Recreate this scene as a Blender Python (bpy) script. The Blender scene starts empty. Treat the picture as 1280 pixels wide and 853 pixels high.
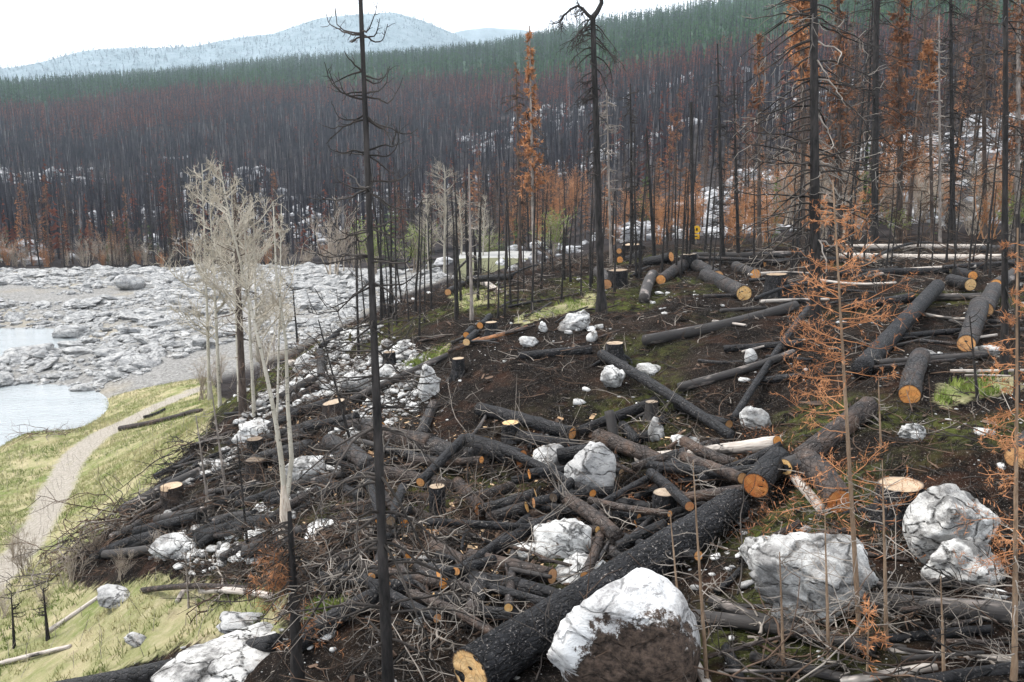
import bpy, bmesh, math, random
import numpy as np
from mathutils import Vector, Matrix

# ---------------------------------------------------------------- camera, sky, sun, exposure
SC = bpy.context.scene
COL = SC.collection
RNG = np.random.default_rng(7)
random.seed(7)
FPX, PITCH = 1100.0, math.radians(11.6)
CU, CV = 640.0, 426.5

cam = bpy.data.cameras.new('camera')
cam.sensor_width = 36.0
cam.lens = 36.0 * FPX / 1280.0
cam.clip_start = 0.05
cam.clip_end = 30000.0
camo = bpy.data.objects.new('camera', cam)
COL.objects.link(camo)
camo.location = (0, 0, 0)
camo.rotation_euler = (math.pi / 2 - PITCH, 0, 0)
SC.camera = camo

SUN_DIR = Vector((-0.62, 0.16, 0.80)).normalized()      # towards the sun
SUN_EL = math.asin(SUN_DIR.z)
SUN_AZ = math.atan2(SUN_DIR.x, SUN_DIR.y)
world = bpy.data.worlds.new('World')
SC.world = world
world.use_nodes = True
wt = world.node_tree
wt.nodes.clear()
sky = wt.nodes.new('ShaderNodeTexSky')
sky.sky_type = 'NISHITA'
sky.sun_disc = False
sky.sun_elevation = SUN_EL
sky.sun_rotation = SUN_AZ
w_tc = wt.nodes.new('ShaderNodeTexCoord')
w_n = wt.nodes.new('ShaderNodeTexNoise')
w_n.inputs['Scale'].default_value = 2.2
w_n.inputs['Detail'].default_value = 5
w_cr = wt.nodes.new('ShaderNodeValToRGB')
w_cr.color_ramp.elements[0].position = 0.3
w_cr.color_ramp.elements[0].color = (6.0, 6.2, 6.6, 1)
w_cr.color_ramp.elements[1].position = 0.7
w_cr.color_ramp.elements[1].color = (8.0, 8.1, 8.2, 1)
w_mx = wt.nodes.new('ShaderNodeMixRGB')
w_mx.inputs[0].default_value = 0.90
w_bg = wt.nodes.new('ShaderNodeBackground')
w_bg.inputs['Strength'].default_value = 0.10
w_out = wt.nodes.new('ShaderNodeOutputWorld')
wt.links.new(w_tc.outputs['Generated'], w_n.inputs['Vector'])
wt.links.new(w_n.outputs['Fac'], w_cr.inputs[0])
wt.links.new(sky.outputs[0], w_mx.inputs[1])
wt.links.new(w_cr.outputs[0], w_mx.inputs[2])
wt.links.new(w_mx.outputs[0], w_bg.inputs[0])
wt.links.new(w_bg.outputs[0], w_out.inputs[0])

sl = bpy.data.lights.new('sun', 'SUN')
sl.energy = 1.5
sl.angle = math.radians(10)
sl.color = (1.0, 0.96, 0.90)
so = bpy.data.objects.new('sun', sl)
COL.objects.link(so)
so.rotation_euler = SUN_DIR.to_track_quat('Z', 'Y').to_euler()
so.location = (-30, 0, 60)

SC.view_settings.view_transform = 'Standard'
SC.view_settings.look = 'None'
SC.view_settings.gamma = 1.0
SC.view_settings.exposure = 1.78
SC.cycles.max_bounces = 4
SC.cycles.diffuse_bounces = 2
SC.cycles.glossy_bounces = 2
SC.cycles.transmission_bounces = 2
SC.cycles.transparent_max_bounces = 4
SC.cycles.volume_bounces = 0

# ---------------------------------------------------------------- numpy helpers
def _hash(ix, iy, iz, seed):
    h = (ix.astype(np.int64) * 374761393 + iy.astype(np.int64) * 668265263 + iz.astype(np.int64) * 2147483647 + seed * 974711) & 0xFFFFFFFF
    h = ((h ^ (h >> 13)) * 1274126177) & 0xFFFFFFFF
    h = ((h ^ (h >> 16)) * 2246822519) & 0xFFFFFFFF
    return ((h ^ (h >> 15)) & 0xFFFFFF) / float(0xFFFFFF)

def vnoise(P, seed=0):
    P = np.asarray(P, float)
    i = np.floor(P)
    f = P - i
    f = f * f * (3 - 2 * f)
    ix, iy, iz = i[..., 0], i[..., 1], i[..., 2]
    def c(a, b, d):
        return _hash(ix + a, iy + b, iz + d, seed)
    x00 = c(0, 0, 0) * (1 - f[..., 0]) + c(1, 0, 0) * f[..., 0]
    x10 = c(0, 1, 0) * (1 - f[..., 0]) + c(1, 1, 0) * f[..., 0]
    x01 = c(0, 0, 1) * (1 - f[..., 0]) + c(1, 0, 1) * f[..., 0]
    x11 = c(0, 1, 1) * (1 - f[..., 0]) + c(1, 1, 1) * f[..., 0]
    y0 = x00 * (1 - f[..., 1]) + x10 * f[..., 1]
    y1 = x01 * (1 - f[..., 1]) + x11 * f[..., 1]
    return (y0 * (1 - f[..., 2]) + y1 * f[..., 2]) * 2 - 1

def fbm(P, oct=4, seed=0, gain=0.5):
    P = np.asarray(P, float)
    a, s, o = 1.0, 0.0, 0.0
    for k in range(oct):
        o = o + a * vnoise(P * (2.03 ** k) + 17.3 * k, seed + k)
        s += a
        a *= gain
    return o / s

def worley(P, seed=0):
    """distance to the cell border (F2-F1) of jittered 2-D cells"""
    i = np.floor(P)
    f1 = np.full(P.shape[:-1], 9.0)
    f2 = f1.copy()
    for a in (-1, 0, 1):
        for b in (-1, 0, 1):
            cx, cy = i[..., 0] + a, i[..., 1] + b
            px = cx + _hash(cx, cy, cx * 0, seed)
            py = cy + _hash(cx, cy, cx * 0, seed + 5)
            d = np.hypot(px - P[..., 0], py - P[..., 1])
            f2 = np.where(d < f1, f1, np.minimum(f2, d))
            f1 = np.minimum(f1, d)
    return f2 - f1

def sstep(a, b, x):
    t = np.clip((x - a) / (b - a), 0, 1)
    return t * t * (3 - 2 * t)

# ---------------------------------------------------------------- rays of the camera and the lie of the land
cp, sp_ = math.cos(PITCH), math.sin(PITCH)

def ray(u, v):
    x, y = (u - CU) / FPX, -(v - CV) / FPX
    d = np.array([x, cp + y * sp_, -sp_ + y * cp])
    return d

def rowslope(u, v):
    d = ray(u, v)
    hr = math.hypot(d[0], d[1])
    return math.atan2(d[0], d[1]), d[2] / hr

CTRL = []
def cv_(u, v, r):                      # a point seen at (u,v), r metres away on the plan
    th, e = rowslope(u, v)
    CTRL.append((th, math.log(r), e))
def ch_(u, v, z):                      # a point seen at (u,v), at height z
    th, e = rowslope(u, v)
    CTRL.append((th, math.log(z / e), e))
def cz_(u, r, z):                      # a point on the plan at bearing u, r metres away, height z
    th, e = rowslope(u, 300)
    CTRL.append((th, math.log(r), z / r))

for q in ((640, 853, -3.55), (850, 853, -3.3), (1060, 853, -3.05), (1280, 853, -2.9), (1130, 640, -2.9), (1280, 620, -2.75), (940, 640, -3.3),
          (750, 760, -3.6), (600, 830, -3.75), (600, 690, -3.95), (720, 640, -3.9), (640, 580, -4.0), (800, 580, -3.7), (760, 515, -3.45), (640, 500, -3.5),
          (700, 430, -2.95), (600, 440, -3.25), (750, 392, -2.95), (850, 400, -2.75), (850, 350, -2.75), (930, 520, -3.15), (930, 450, -2.85),
          (1000, 350, -2.65), (1000, 315, -2.6), (1200, 330, -2.45), (1140, 490, -2.6), (1270, 460, -2.5), (1018, 425, -2.8), (1100, 560, -2.8),
          (840, 315, -2.75), (740, 345, -2.95), (640, 350, -3.2), (560, 360, -3.5), (490, 390, -3.95), (430, 415, -4.3), (480, 470, -4.1), (540, 520, -3.9), (400, 480, -4.6),
          (330, 500, -5.1), (450, 600, -4.3), (360, 600, -4.7), (360, 690, -4.6), (460, 740, -4.0), (460, 853, -3.95), (370, 853, -4.2),
          (250, 570, -5.8), (200, 610, -6.2), (60, 700, -8.2), (250, 750, -5.6), (100, 790, -6.9), (0, 853, -7.6), (240, 853, -4.9), (150, 680, -6.9),
          (0, 690, -9.1), (80, 610, -10.2), (170, 525, -10.7), (255, 478, -11.0), (-200, 700, -10.0), (-200, 853, -8.6),
          (40, 542, -11.6), (290, 500, -8.2)):
    ch_(*q)
for u in (-300, 60, 340, 640, 940, 1280, 1600):
    cz_(u, 3.0, -3.5)
    cz_(u, 1.4, -3.4)
cz_(1700, 7, -2.7); cz_(1700, 14, -2.5); cz_(1700, 30, -2.3)
cz_(-420, 9, -7.0); cz_(-420, 20, -9.5)
# lake, spit, pond and the boulder flat
for u in (-420, -200, -60, 20):
    cz_(u, 44, -12.7); cz_(u, 50, -12.6)
cz_(90, 48, -12.3)
cz_(-200, 57, -12.35); cz_(-420, 57, -12.6); cz_(-60, 58, -11.7); cz_(60, 57, -11.55); cz_(150, 55, -11.35)
for u in (-420, -200, -60, 30):
    cz_(u, 66, -12.5)
cz_(120, 64, -11.8); cz_(200, 66, -11.3)
cz_(-420, 80, -11.4); cz_(-100, 76, -11.5); cz_(60, 76, -11.4); cz_(60, 90, -10.9); cz_(250, 80, -11.0); cz_(330, 60, -10.9)
cz_(400, 75, -10.4); cz_(480, 62, -9.6); cz_(400, 45, -10.2); cz_(520, 45, -8.3); cz_(560, 75, -8.6)
# the slopes beyond
for u, prof in ((-700, ((330, 104), (230, 270), (150, 480), (122, 950))),
                (-300, ((333, 104), (232, 270), (150, 480), (122, 950))),
                (0, ((336, 104), (290, 165), (230, 275), (175, 400), (146, 500), (126, 720), (116, 1000))),
                (200, ((334, 106), (285, 170), (215, 290), (160, 400), (132, 490), (112, 720), (100, 1000))),
                (400, ((330, 104), (262, 180), (195, 290), (138, 420), (112, 520), (96, 720), (84, 1000))),
                (560, ((318, 104), (285, 125), (222, 215), (150, 340), (108, 450), (84, 640), (74, 900))),
                (760, ((304, 46), (292, 75), (245, 120), (180, 200), (115, 310), (84, 420), (55, 600), (38, 850))),
                (900, ((304, 38), (282, 60), (232, 95), (165, 160), (105, 250), (78, 330), (40, 500), (14, 780))),
                (1100, ((300, 36), (268, 55), (205, 90), (140, 150), (85, 240), (40, 350), (-5, 560), (-30, 800))),
                (1280, ((300, 36), (255, 55), (178, 90), (115, 150), (65, 240), (5, 400), (-50, 700))),
                (1700, ((300, 40), (255, 60), (175, 90), (110, 150), (55, 240), (0, 400), (-60, 700)))):
    for v, r in prof:
        cv_(u, v, r)
    v, r = prof[-1]
    th, e = rowslope(u, v)
    CTRL.append((th, math.log(r * 1.45), e * 1.0 - 0.012))
    CTRL.append((th, math.log(r * 2.2), e * 0.5 - 0.02))
CTRL = np.array(CTRL)
KT = 2.2

def _phi(d2):
    return 0.5 * d2 * np.log(d2 + 1e-12)

_X = np.stack([CTRL[:, 0] * KT, CTRL[:, 1]], 1)
_n = len(_X)
_A = np.zeros((_n + 3, _n + 3))
_d2 = ((_X[:, None] - _X[None]) ** 2).sum(-1)
_A[:_n, :_n] = _phi(_d2) + np.eye(_n) * 2e-4
_A[:_n, _n] = 1
_A[:_n, _n + 1:] = _X
_A[_n:, :_n] = _A[:_n, _n:].T
_W = np.linalg.solve(_A, np.concatenate([CTRL[:, 2], np.zeros(3)]))

RMAX = 1700.0
def base_h(th, r):
    th = np.clip(th, -0.85, 0.85)
    lr = np.log(np.clip(r, 1.3, RMAX))
    out = np.empty(th.shape)
    T, L, O = th.ravel(), lr.ravel(), out.ravel()
    for a in range(0, T.size, 20000):
        x = T[a:a + 20000] * KT
        y = L[a:a + 20000]
        d2 = (x[:, None] - _X[None, :, 0]) ** 2 + (y[:, None] - _X[None, :, 1]) ** 2
        O[a:a + 20000] = _phi(d2) @ _W[:_n] + _W[_n] + _W[_n + 1] * x + _W[_n + 2] * y
    z = O.reshape(th.shape) * np.clip(r, 0, RMAX)
    far = r > RMAX
    z = np.where(far, z * np.clip(1 - (r - RMAX) / 900.0, 0, 1) - 60 * np.clip((r - RMAX) / 900.0, 0, 1), z)
    return z

def height(x, y):
    x = np.asarray(x, float); y = np.asarray(y, float)
    th, r = np.arctan2(x, y), np.hypot(x, y)
    z = base_h(th, r)
    P = np.stack([x, y, np.zeros_like(x)], -1)
    near = 1 - sstep(28, 45, r)
    farm = sstep(90, 160, r)
    low = sstep(-12.0, -10.5, z)                  # keep the water's floor smooth
    burn = sstep(-7.5, -5.0, z) * near            # rough burnt bank, smoother meadow
    z = z + fbm(P * 0.9, 3, 3) * (0.10 * burn + 0.05 * near)
    z = z + fbm(P * 3.1, 3, 9) * 0.075 * burn
    z = z + fbm(P * 0.22, 3, 11) * 0.22 * low * (1 - near) * (1 - farm)
    z = z + fbm(P * 0.035, 4, 21) * 3.2 * farm * sstep(110, 260, r) + fbm(P * 0.010, 3, 31) * 5.0 * sstep(250, 600, r)
    return z

_RG = np.exp(np.linspace(math.log(2.0), math.log(2200.0), 1300))
def ground(u, v, lift=0.0, k=1.0):
    """the point of the ground (raised by lift) that is seen at (u, v)"""
    d = ray(u, v)
    hr = math.hypot(d[0], d[1])
    ux, uy, s = d[0] / hr, d[1] / hr, d[2] / hr
    zz = height(_RG * ux, _RG * uy) + lift
    hit = np.nonzero(zz >= s * _RG)[0]
    if len(hit) == 0:
        r = 300.0
    else:
        i = hit[0]
        if i == 0:
            r = _RG[0]
        else:
            a, b = zz[i - 1] - s * _RG[i - 1], zz[i] - s * _RG[i]
            r = _RG[i - 1] + (_RG[i] - _RG[i - 1]) * (-a) / (b - a + 1e-12)
    r *= k
    return np.array([r * ux, r * uy, s * r])

def at_depth(u, v, Y):
    d = ray(u, v)
    return d * (Y / d[1])

def gz(x, y):
    return float(height(np.array([x]), np.array([y]))[0])

def pxm(p):                           # metres per photo pixel at point p
    return (p[1] * cp - p[2] * sp_) / FPX

def project(P):
    P = np.asarray(P, float)
    dep = P[..., 1] * cp - P[..., 2] * sp_
    up = P[..., 1] * sp_ + P[..., 2] * cp
    return CU + FPX * P[..., 0] / dep, CV - FPX * up / dep

# ---------------------------------------------------------------- mesh building
def make_mesh(name, V, F, mats, smooth=True, midx=None):
    V = np.asarray(V, np.float32).reshape(-1, 3)
    if isinstance(F, np.ndarray):
        F = [F]
    F = [np.asarray(f, np.int32) for f in F if len(f)]
    me = bpy.data.meshes.new(name)
    nl = sum(f.size for f in F)
    npoly = sum(len(f) for f in F)
    me.vertices.add(len(V))
    me.vertices.foreach_set('co', V.ravel())
    me.loops.add(nl)
    me.loops.foreach_set('vertex_index', np.concatenate([f.ravel() for f in F]))
    me.polygons.add(npoly)
    sizes = np.concatenate([np.full(len(f), f.shape[1], np.int32) for f in F])
    st = np.zeros(npoly, np.int32)
    st[1:] = np.cumsum(sizes)[:-1]
    me.polygons.foreach_set('loop_start', st)
    for m in (mats if isinstance(mats, (list, tuple)) else [mats]):
        me.materials.append(m)
    if midx is not None:
        me.polygons.foreach_set('material_index', np.asarray(midx, np.int32))
    me.polygons.foreach_set('use_smooth', np.full(npoly, smooth, bool))
    me.update(calc_edges=True)
    return me

def link(name, data, parent=None, loc=None, rot=None):
    o = bpy.data.objects.new(name, data)
    COL.objects.link(o)
    if parent is not None:
        o.parent = parent
    if loc is not None:
        o.location = loc
    if rot is not None:
        o.rotation_euler = rot
    return o

def tag(o, label, cat, group=None):
    o['label'] = label
    o['category'] = cat
    if group:
        o['group'] = group
    return o

def struct(name, me):
    o = link(name, me)
    o['kind'] = 'structure'
    return o

def stuff(name, me, label, cat, parent=None):
    o = link(name, me, parent)
    o['kind'] = 'stuff'
    if parent is None:
        o['label'] = label
        o['category'] = cat
    return o

def empty(name, loc, rz=0.0):
    o = bpy.data.objects.new(name, None)
    COL.objects.link(o)
    o.location = loc
    o.rotation_euler = (0, 0, rz)
    o.empty_display_size = 0.2
    return o

def copy_thing(root, loc, rz, scale, label=None, group=None):
    r = root.copy()
    COL.objects.link(r)
    r.location = loc
    r.rotation_euler = (0, 0, rz)
    r.scale = (scale, scale, scale) if not hasattr(scale, '__len__') else scale
    if label:
        r['label'] = label
    if group:
        r['group'] = group
    for ch in list(root.children):
        c = ch.copy()
        COL.objects.link(c)
        c.parent = r
        for g in list(ch.children):
            d = g.copy()
            COL.objects.link(d)
            d.parent = c
    return r

def norm(a):
    return a / (np.linalg.norm(a, axis=-1, keepdims=True) + 1e-9)

def tubes(P, R, S=3, cap=False):
    """many tubes at once: P (N,K,3) centre lines, R (N,K) radii -> vertices, quads"""
    P = np.asarray(P, float)
    R = np.asarray(R, float)
    N, K, _ = P.shape
    T = norm(np.gradient(P, axis=1))
    m = T.mean(1)
    ax = np.abs(m).argmin(1)
    ref = np.eye(3)[ax][:, None, :]
    U = norm(np.cross(T, np.broadcast_to(ref, T.shape)))
    W = np.cross(T, U)
    a = np.arange(S) * 2 * math.pi / S
    ring = U[:, :, None, :] * np.cos(a)[None, None, :, None] + W[:, :, None, :] * np.sin(a)[None, None, :, None]
    V = P[:, :, None, :] + ring * R[:, :, None, None]
    idx = np.arange(N * K * S).reshape(N, K, S)
    b = np.roll(idx, -1, axis=2)
    Q = np.stack([idx[:, :-1], b[:, :-1], b[:, 1:], idx[:, 1:]], -1).reshape(-1, 4)
    return V.reshape(-1, 3), Q

class MB:
    """collects vertices and faces with a material index per face"""
    def __init__(self):
        self.V, self.T, self.Q, self.mt, self.mq, self.n = [], [], [], [], [], 0
    def add(self, V, F, mi=0):
        V = np.asarray(V, float).reshape(-1, 3)
        F = np.asarray(F, int)
        if len(F) == 0:
            return self
        (self.Q if F.shape[1] == 4 else self.T).append(F + self.n)
        (self.mq if F.shape[1] == 4 else self.mt).append(np.full(len(F), mi))
        self.V.append(V)
        self.n += len(V)
        return self
    def tube(self, P, R, S=3, mi=0):
        return self.add(*tubes(P, R, S), mi)
    def mesh(self, name, mats, smooth=True):
        F, m = [], []
        if self.Q:
            F.append(np.concatenate(self.Q)); m.append(np.concatenate(self.mq))
        if self.T:
            F.append(np.concatenate(self.T)); m.append(np.concatenate(self.mt))
        return make_mesh(name, np.concatenate(self.V), F, mats, smooth, np.concatenate(m))

def limb_paths(base, az, elev, L, K=7, droop=0.0, curl=0.0, jit=0.05, rng=RNG):
    """curved limbs leaving base: (N,3), azimuth, start elevation, length -> (N,K,3)"""
    N = len(base)
    t = np.linspace(0, 1, K)[None, :]
    az = np.asarray(az)[:, None]; elev = np.asarray(elev)[:, None]; L = np.asarray(L)[:, None]
    droop = np.broadcast_to(np.asarray(droop, float).reshape(-1, 1), (N, 1))
    curl = np.broadcast_to(np.asarray(curl, float).reshape(-1, 1), (N, 1))
    rad = L * np.cos(elev) * (t - 0.25 * np.abs(curl) * t ** 3)
    zz = L * (np.sin(elev) * t - droop * t ** 1.6 + curl * t ** 3.5)
    azz = az + rng.normal(0, 1, (N, 1)) * jit * 4 * t ** 1.3
    P = np.stack([rad * np.sin(azz), rad * np.cos(azz), zz], -1)
    w = rng.normal(0, 1, (N, K, 3)) * (jit * L[:, :, None] * 0.35)
    w[:, 0] = 0
    w = np.cumsum(w, 1) * np.minimum(t * 3, 1)[:, :, None] * 0.6
    return base[:, None, :] + P + w

def twig_paths(par, M, length, K=4, spread=0.9, up=0.15, t0=0.2, jit=0.12, rng=RNG):
    """M side twigs on each parent path (N,K0,3)"""
    N, K0, _ = par.shape
    t = rng.uniform(t0, 1.0, (N, M)) * (K0 - 1)
    i = np.minimum(t.astype(int), K0 - 2)
    f = (t - i)[..., None]
    n = np.arange(N)[:, None]
    b = par[n, i] * (1 - f) + par[n, i + 1] * f
    tg = norm(par[n, i + 1] - par[n, i])
    rv = rng.normal(0, 1, (N, M, 3))
    rv = norm(rv - (rv * tg).sum(-1, keepdims=True) * tg)
    d = norm(tg * (1 - 0.5 * spread) + rv * spread + np.array([0, 0, up]))
    length = np.broadcast_to(np.asarray(length, float).reshape(-1, 1), (N, M)) * rng.uniform(0.5, 1.2, (N, M))
    tt = np.linspace(0, 1, K)
    P = b[:, :, None, :] + d[:, :, None, :] * (length[:, :, None] * tt)[..., None]
    w = rng.normal(0, 1, (N, M, K, 3)) * (length[:, :, None, None] * jit)
    w[:, :, 0] = 0
    w = np.cumsum(w, 2) * 0.6
    P = P + w
    return P.reshape(N * M, K, 3)

def radii(N, K, r0, r1):
    t = np.linspace(0, 1, K)[None]
    r0 = np.broadcast_to(np.asarray(r0, float).reshape(-1, 1), (N, 1))
    r1 = np.broadcast_to(np.asarray(r1, float).reshape(-1, 1), (N, 1))
    return r0 * (1 - t) + r1 * t

def leaves(P, length, width, down=0.0, rng=RNG, dirs=None, spread=1.0):
    """small leaf-shaped triangles at the points P"""
    N = len(P)
    d = rng.normal(0, 1, (N, 3)) * spread
    if dirs is not None:
        d = d + dirs
    d[:, 2] -= down
    d = norm(d)
    s = norm(np.cross(d, rng.normal(0, 1, (N, 3))))
    L = length * rng.uniform(0.6, 1.3, (N, 1))
    w = width * rng.uniform(0.6, 1.3, (N, 1))
    V = np.stack([P - s * w * 0.5, P + s * w * 0.5, P + d * L], 1)
    return V.reshape(-1, 3), np.arange(N * 3).reshape(N, 3)

def along(par, n, t0=0.15, rng=RNG):
    """n random points on each path and the direction of the path there"""
    N, K, _ = par.shape
    t = rng.uniform(t0, 1, (N, n)) * (K - 1)
    i = np.minimum(t.astype(int), K - 2)
    f = (t - i)[..., None]
    m = np.arange(N)[:, None]
    p = par[m, i] * (1 - f) + par[m, i + 1] * f
    d = norm(par[m, i + 1] - par[m, i])
    return p.reshape(-1, 3), d.reshape(-1, 3)

# ---------------------------------------------------------------- materials
class NT:
    def __init__(self, name):
        self.m = bpy.data.materials.new(name)
        self.m.use_nodes = True
        self.t = self.m.node_tree
        self.t.nodes.clear()
        self.out = self.t.nodes.new('ShaderNodeOutputMaterial')
        self.b = self.t.nodes.new('ShaderNodeBsdfPrincipled')
        self.t.links.new(self.b.outputs[0], self.out.inputs['Surface'])
    def new(self, k):
        return self.t.nodes.new(k)
    def set(self, sock, v):
        if hasattr(v, 'is_linked') or isinstance(v, bpy.types.NodeSocket):
            self.t.links.new(v, sock)
        elif isinstance(v, (tuple, list)) and len(v) == 3 and sock.type == 'RGBA':
            sock.default_value = (*v, 1)
        else:
            sock.default_value = v
    def coord(self, which='Object', scale=None):
        o = self.new('ShaderNodeTexCoord').outputs[which]
        return self.scaled(o, scale) if scale is not None else o
    def pos(self):
        return self.new('ShaderNodeNewGeometry').outputs['Position']
    def scaled(self, vec, scale):
        n = self.new('ShaderNodeMapping')
        self.set(n.inputs['Vector'], vec)
        n.inputs['Scale'].default_value = scale if hasattr(scale, '__len__') else (scale,) * 3
        return n.outputs[0]
    def noise(self, vec, scale, detail=4, rough=0.55, dist=0.0):
        n = self.new('ShaderNodeTexNoise')
        self.set(n.inputs['Vector'], vec)
        n.inputs['Scale'].default_value = scale
        n.inputs['Detail'].default_value = detail
        n.inputs['Roughness'].default_value = rough
        n.inputs['Distortion'].default_value = dist
        return n.outputs['Fac']
    def vor(self, vec, scale, feature='DISTANCE_TO_EDGE', rnd=1.0):
        n = self.new('ShaderNodeTexVoronoi')
        n.feature = feature
        self.set(n.inputs['Vector'], vec)
        n.inputs['Scale'].default_value = scale
        n.inputs['Randomness'].default_value = rnd
        return n.outputs['Distance']
    def ramp(self, fac, *stops):
        n = self.new('ShaderNodeValToRGB')
        self.set(n.inputs[0], fac)
        e = n.color_ramp.elements
        while len(e) < len(stops):
            e.new(0.5)
        for i, (p, c) in enumerate(stops):
            e[i].position = p
            e[i].color = (c, c, c, 1) if not hasattr(c, '__len__') else (*c, 1)
        return n.outputs[0]
    def mix(self, fac, a, b, mode='MIX'):
        n = self.new('ShaderNodeMixRGB')
        n.blend_type = mode
        self.set(n.inputs[0], fac)
        self.set(n.inputs[1], a)
        self.set(n.inputs[2], b)
        return n.outputs[0]
    def math(self, op, a, b=0.0, clamp=False):
        n = self.new('ShaderNodeMath')
        n.operation = op
        n.use_clamp = clamp
        self.set(n.inputs[0], a)
        self.set(n.inputs[1], b)
        return n.outputs[0]
    def attr(self, name, ch=None):
        n = self.new('ShaderNodeAttribute')
        n.attribute_name = name
        if ch is None:
            return n.outputs['Fac']
        s = self.new('ShaderNodeSeparateColor')
        self.set(s.inputs[0], n.outputs['Color'])
        return s.outputs[ch]
    def rnd(self):
        return self.new('ShaderNodeObjectInfo').outputs['Random']
    def normal_z(self):
        s = self.new('ShaderNodeSeparateXYZ')
        self.set(s.inputs[0], self.new('ShaderNodeNewGeometry').outputs['Normal'])
        return s.outputs[2]
    def shade(self, color, rough=0.8, bump=None, dist=0.01, strength=1.0, spec=0.3):
        self.set(self.b.inputs['Base Color'], color)
        self.set(self.b.inputs['Roughness'], rough)
        self.set(self.b.inputs['Specular IOR Level'], spec)
        if bump is not None:
            n = self.new('ShaderNodeBump')
            self.set(n.inputs['Height'], bump)
            n.inputs['Distance'].default_value = dist
            n.inputs['Strength'].default_value = strength
            self.t.links.new(n.outputs[0], self.b.inputs['Normal'])
        return self.m

def mat_char(name, base=(0.008, 0.008, 0.009), hi=(0.034, 0.033, 0.035), fleck=0.5, cell=14.0, brown=0.0):
    k = NT(name)
    c = k.coord('Object')
    off = k.new('ShaderNodeVectorMath'); off.operation = 'ADD'
    k.set(off.inputs[0], c); k.set(off.inputs[1], k.scaled(k.rnd(), 7.0))
    c = off.outputs[0]
    wob = k.new('ShaderNodeVectorMath'); wob.operation = 'ADD'
    nz = k.new('ShaderNodeTexNoise'); nz.inputs['Scale'].default_value = 9
    k.set(nz.inputs['Vector'], c)
    k.set(wob.inputs[0], c); k.set(wob.inputs[1], k.scaled(nz.outputs['Color'], 0.05))
    cc = k.scaled(wob.outputs[0], (1, 1, 0.42))
    v = k.vor(cc, cell)
    plate = k.ramp(v, (0.0, 0.0), (0.11, 0.7), (0.4, 1.0))
    n1 = k.noise(c, 6, 4)
    n2 = k.noise(c, 55, 3, 0.6)
    col = k.mix(k.ramp(n1, (0.35, 0.0), (0.68, 1.0)), base, hi)
    col = k.mix(k.math('MULTIPLY', plate, 0.75), k.mix(0.6, col, (0.004, 0.004, 0.004)), col)
    if brown > 0:
        b = k.ramp(k.noise(c, 3.2, 3, 0.6), (0.5, 0.0), (0.62, 1.0))
        col = k.mix(k.math('MULTIPLY', b, brown), col, (0.085, 0.055, 0.040))
    f = k.ramp(n2, (0.60, 0.0), (0.68, 1.0))
    f = k.math('MULTIPLY', f, k.ramp(k.noise(c, 2.2, 2), (0.36, 0.25), (0.60, 1.0)))
    col = k.mix(k.math('MULTIPLY', f, fleck), col, (0.30, 0.27, 0.25))
    h = k.math('ADD', k.math('MULTIPLY', plate, 0.7), k.math('MULTIPLY', n2, 0.5))
    return k.shade(col, k.ramp(n1, (0.3, 0.45), (0.7, 0.75)), h, 0.014, 1.0, 0.12)

CHAR = mat_char('charred_bark')
CHAR_ASH = mat_char('charred_bark_ashy', (0.014, 0.014, 0.015), (0.060, 0.056, 0.056), 0.8, 16, 0.25)
CHAR_BROWN = mat_char('scorched_brown_bark', (0.022, 0.018, 0.017), (0.085, 0.066, 0.057), 0.6, 18, 0.7)
CHAR_HERO = mat_char('charred_plated_bark', (0.007, 0.007, 0.008), (0.032, 0.032, 0.035), 0.9, 26, 0.0)

def mat_pale(name, dark, light, char=0.3, orange=0.0):
    k = NT(name)
    c = k.coord('Object')
    off = k.new('ShaderNodeVectorMath'); off.operation = 'ADD'
    k.set(off.inputs[0], c); k.set(off.inputs[1], k.scaled(k.rnd(), 9.0))
    c = off.outputs[0]
    g = k.noise(k.scaled(c, (1, 1, 0.06)), 60, 4, 0.6)
    n1 = k.noise(k.scaled(c, (1, 1, 0.35)), 5, 5, 0.6)
    col = k.mix(k.ramp(g, (0.3, 0.0), (0.7, 1.0)), dark, light)
    if orange:
        col = k.mix(k.math('MULTIPLY', k.ramp(n1, (0.4, 0.0), (0.6, 1.0)), orange), col, (0.45, 0.17, 0.05))
    ch = k.ramp(k.noise(k.scaled(c, (1, 1, 0.3)), 4.0, 4, 0.65), (0.62 - char * 0.4, 0.0), (0.70 - char * 0.35, 1.0))
    col = k.mix(k.math('MULTIPLY', ch, 0.93), col, (0.018, 0.017, 0.017))
    return k.shade(col, 0.75, k.math('ADD', g, k.math('MULTIPLY', n1, 0.6)), 0.008, 0.8, 0.25)

PALE = mat_pale('weathered_pale_wood', (0.22, 0.185, 0.16), (0.50, 0.45, 0.40), 0.22)
PALE_CHAR = mat_pale('half_burnt_wood', (0.12, 0.10, 0.09), (0.36, 0.31, 0.28), 0.75)
SPLINT = mat_pale('splintered_orange_wood', (0.16, 0.075, 0.035), (0.34, 0.17, 0.085), 0.55, 0.25)

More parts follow.
